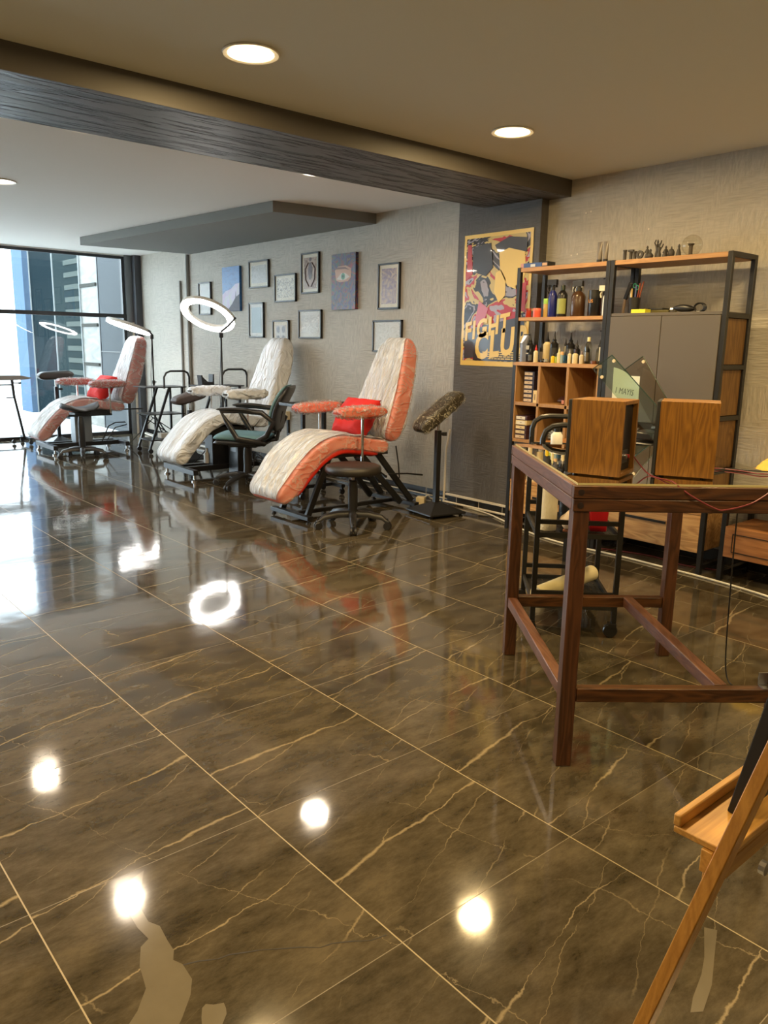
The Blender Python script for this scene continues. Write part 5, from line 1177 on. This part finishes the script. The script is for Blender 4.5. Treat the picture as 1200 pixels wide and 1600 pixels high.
def speaker(lab, P1, P2, w, h, sign):
    d = Vector((P2[0]-P1[0], P2[1]-P1[1])); L_ = d.length; a = math.atan2(d.y, d.x)
    t = thing('bookshelf_speaker', lab, 'speaker', (P1[0], P1[1], GT), a)
    # local x: from the grille to the back, local y: away from the camera
    MB().bx(.012, L_, 0, .012, .004, h).build('side_panel', SPKW, t, bevel=.001); MB().bx(.012, L_, w-.012, w, .004, h).build('side_panel', SPKW, t, bevel=.001)
    MB().bx(.012, L_, .0121, w-.0121, h-.012, h).build('top_panel', SPKW, t, bevel=.001); MB().bx(.012, L_, .0121, w-.0121, .004, .016).build('bottom_panel', SPKW, t, bevel=.001)
    MB().bx(L_-.022, L_-.014, .013, w-.013, .017, h-.013).build('back_board', cm((.015, .012, .010), .5), t, smooth=0)
    mb = MB().bx(L_-.014, L_-.010, w*.32, w*.68, .04, .08)
    mb.build('terminal_plate', cm((.02, .02, .02), .3), t, bevel=.001)
    for s in (.42, .58): MB().lathe([(.006, 0), (.006, .012), (.003, .013)], (L_-.012, w*s, .06), 10, Matrix.Rotation(PI/2, 3, 'Y')).build('binding_post', STEEL if s < .5 else cm((.4, .02, .02)), t)
    MB().bx(0, .012, .001, w-.001, .006, h-.001).build('grille', cm((.012, .013, .015), .7), t, bevel=.003)
    for x in (.03, L_-.03):
        for y in (.02, w-.02): MB().lathe([(.008, 0), (.008, .005)], (x, y, -.0), 10).build('foot', BLKPL, t)
    return t
speaker('oak veneer speaker on the glass table, left one', (2.003, 1.475), (2.053, 1.309), .156, .232, 1)
speaker('oak veneer speaker on the glass table, right one', (2.193, 1.288), (2.276, 1.128), .150, .232, 1)

# speaker wire and hanging lead
def cable(lab, pts, r_, mat, n=8, name='cable', group=None):
    o = MB().tube([Vector(a) for a in catmull(pts, n)], r_, 6).build(name, mat, None); return tag(o, lab, 'cable')
WIRE = cm((.20, .035, .045), .4, 'red_wire')
cable('black and red speaker leads lying across the right part of the glass top', [(2.415, 1.215, GT+.004), (2.50, 1.215, GT+.004), (2.54, 1.19, GT+.004), (2.56, 1.13, GT+.004), (2.60, 1.06, GT+.004), (2.52, .98, GT+.004)], .0024, cm(BK))
cable('second dark speaker lead looping beside the first on the glass top', [(2.42, 1.235, GT+.004), (2.50, 1.24, GT+.004), (2.52, 1.16, GT+.004), (2.51, 1.09, GT+.004), (2.58, 1.05, GT+.004), (2.55, .97, GT+.004)], .0022, WIRE)
def tp(a, z, off=-.006):
    return (1.872+.78*a+.626*off, 1.338-.626*a+.78*off, z)
cable('thin red speaker wire drooping over the front edge of the dark table', [(2.19, 1.36, .965), (2.20, 1.30, GT+.004), (2.13, 1.19, GT+.005), tp(.298, GT+.004, .02), tp(.343, .872), tp(.418, .835), tp(.451, .832), tp(.525, .853), tp(.585, .896), tp(.60, GT+.003, .02)], .0022, WIRE)
cable('thin black lead hanging behind the table down to the floor', [(2.88, 1.32, .80), (2.90, 1.33, .70), (2.925, 1.335, .40), (2.93, 1.32, .06), (2.90, 1.26, .006), (2.89, 1.20, .005), (2.93, 1.13, .005), (2.88, 1.00, .005), (2.60, .80, .005)], .0028, cm(BK))
cable('long white cable curving along the floor in front of the shelves', [(4.60, 4.36, .007), (4.55, 4.05, .007), (4.414, 3.702, .007), (4.29, 3.35, .007), (4.25, 3.048, .007), (4.27, 2.662, .007), (4.26, 2.328, .007), (4.25, 2.103, .007), (4.20, 1.762, .007), (4.05, 1.2, .007)], .0065, cm((.72, .68, .55), .4, 'white_cable'))
cable('thin reddish lead lying on the floor below the pine drawers', [(4.30, 2.98, .004), (4.40, 2.75, .004), (4.45, 2.55, .004), (4.42, 2.3, .004), (4.50, 2.1, .004)], .003, WIRE)
cable('dark lead trailing from the armrest stand to the grey column', [(4.44, 4.05, .005), (4.50, 3.98, .005), (4.55, 3.9, .004), (4.585, 3.84, .05), (4.592, 3.80, .14)], .0035, cm(BK))

# easel in the right foreground
EZ = thing('artist_easel', 'golden pine studio easel in the lower right corner', 'easel', (0, 0, 0))
foot = Vector((.994, .576, 0)); ed = Vector((.31, -.187, 1)); topz = 1.55
XC = 1.50
nrm_ = Vector((0, 1, .187)).normalized()
def leg(f0, f1, nm='front_leg'): MB().bar(f0, f1, .036, .022, up=nrm_).build(nm, EASW, EZ, bevel=.002)
leg(foot, foot+ed*topz); mir = lambda p: Vector((2*XC-p.x, p.y, p.z))
leg(mir(foot), mir(foot+ed*topz))
MB().bar((XC, .26, 1.5), (XC, -.55, 0), .036, .022).build('rear_leg', EASW, EZ, bevel=.002)
MB().bar((1.185, .526, .40), (1.875, .526, .40), .016, .034).build('brace', EASX, EZ, bevel=.002)
MB().bx(1.145, 1.855, .478, .572, .490, .502).build('tray', EASX, EZ, bevel=.002)
MB().bx(1.145, 1.855, .560, .574, .502, .524).build('tray_lip', EASX, EZ, bevel=.003)
MB().bx(1.140, 1.860, .500, .520, .448, .489).build('tray_support', EASX, EZ, bevel=.002)
MB().bx(1.15, 1.85, .255, .277, 1.30, 1.34).build('cross_bar', EASX, EZ, bevel=.002)
MB().lathe([(.006, 0), (.012, .002), (.012, .012), (.004, .014)], (1.215, .455, .46), 10, Matrix.Rotation(PI/2, 3, 'X')).build('wing_nut', STEEL, EZ)
cvs = thing('black_canvas', 'black edged canvas standing on the easel tray', 'canvas', (1.255, .535, .503)); cvs.rotation_euler = (.185, 0, 0)
box(0, .50, -.022, 0, .0, .70).build('stretcher_panel', cm((.010, .011, .014), .6, 'black_canvas'), cvs, bevel=.002, smooth=0)
box(.01, .49, 0, .001, .01, .69).build('painted_face', cm((.05, .05, .06), .5, 'canvas_face'), cvs, smooth=0)

# marks on the floor
def mark(nm, lab, cat, pts, z, mat):
    o = MB().prism(pts, .0002, z).build(nm, mat, None, smooth=0); tag(o, lab, cat); return o
SP_ = pbr('dried_pale_spill', (.135, .115, .082), .10, var=.12, vscale=20)
mark('floor_stain', 'long pale dried stain on the floor tiles at the bottom left', 'stain', [(.608, 1.652), (.674, 1.674), (.653, 1.637), (.634, 1.602), (.612, 1.550), (.608, 1.500), (.622, 1.471), (.616, 1.419), (.614, 1.384), (.601, 1.360), (.611, 1.337), (.608, 1.288), (.587, 1.253), (.550, 1.214), (.50, 1.17), (.44, 1.22), (.465, 1.265), (.489, 1.283), (.525, 1.325), (.539, 1.388), (.563, 1.438), (.586, 1.450), (.581, 1.497), (.584, 1.546), (.606, 1.610)], .0006, SP_)
mark('floor_stain', 'small pale round stain at the bottom edge beside the long one', 'stain', [(.590, 1.210), (.600, 1.214), (.611, 1.203), (.629, 1.194), (.626, 1.18), (.620, 1.167), (.603, 1.152), (.578, 1.140), (.570, 1.172), (.578, 1.19)], .0006, SP_)
mark('floor_stain', 'narrow pale smear on the floor left of the easel leg', 'stain', [(1.575, .690), (1.590, .667), (1.50, .628), (1.43, .597), (1.352, .575), (1.330, .590), (1.37, .606), (1.44, .625), (1.49, .645)], .0006, SP_)
CK = [(.610, 1.336), (.640, 1.326), (.675, 1.304), (.70, 1.30), (.727, 1.286), (.76, 1.268), (.797, 1.243), (.83, 1.222), (.863, 1.193), (.89, 1.187), (.929, 1.164), (.96, 1.140), (.998, 1.131)]
mark('floor_crack', 'thin dark jagged crack across the tile right of the long stain', 'crack', CK+[(x+.0005, y-.0032-.0012*math.sin(i*2.1)) for i, (x, y) in reversed(list(enumerate(CK)))], .0005, pbr('dark_crack', (.012, .009, .006), .6))
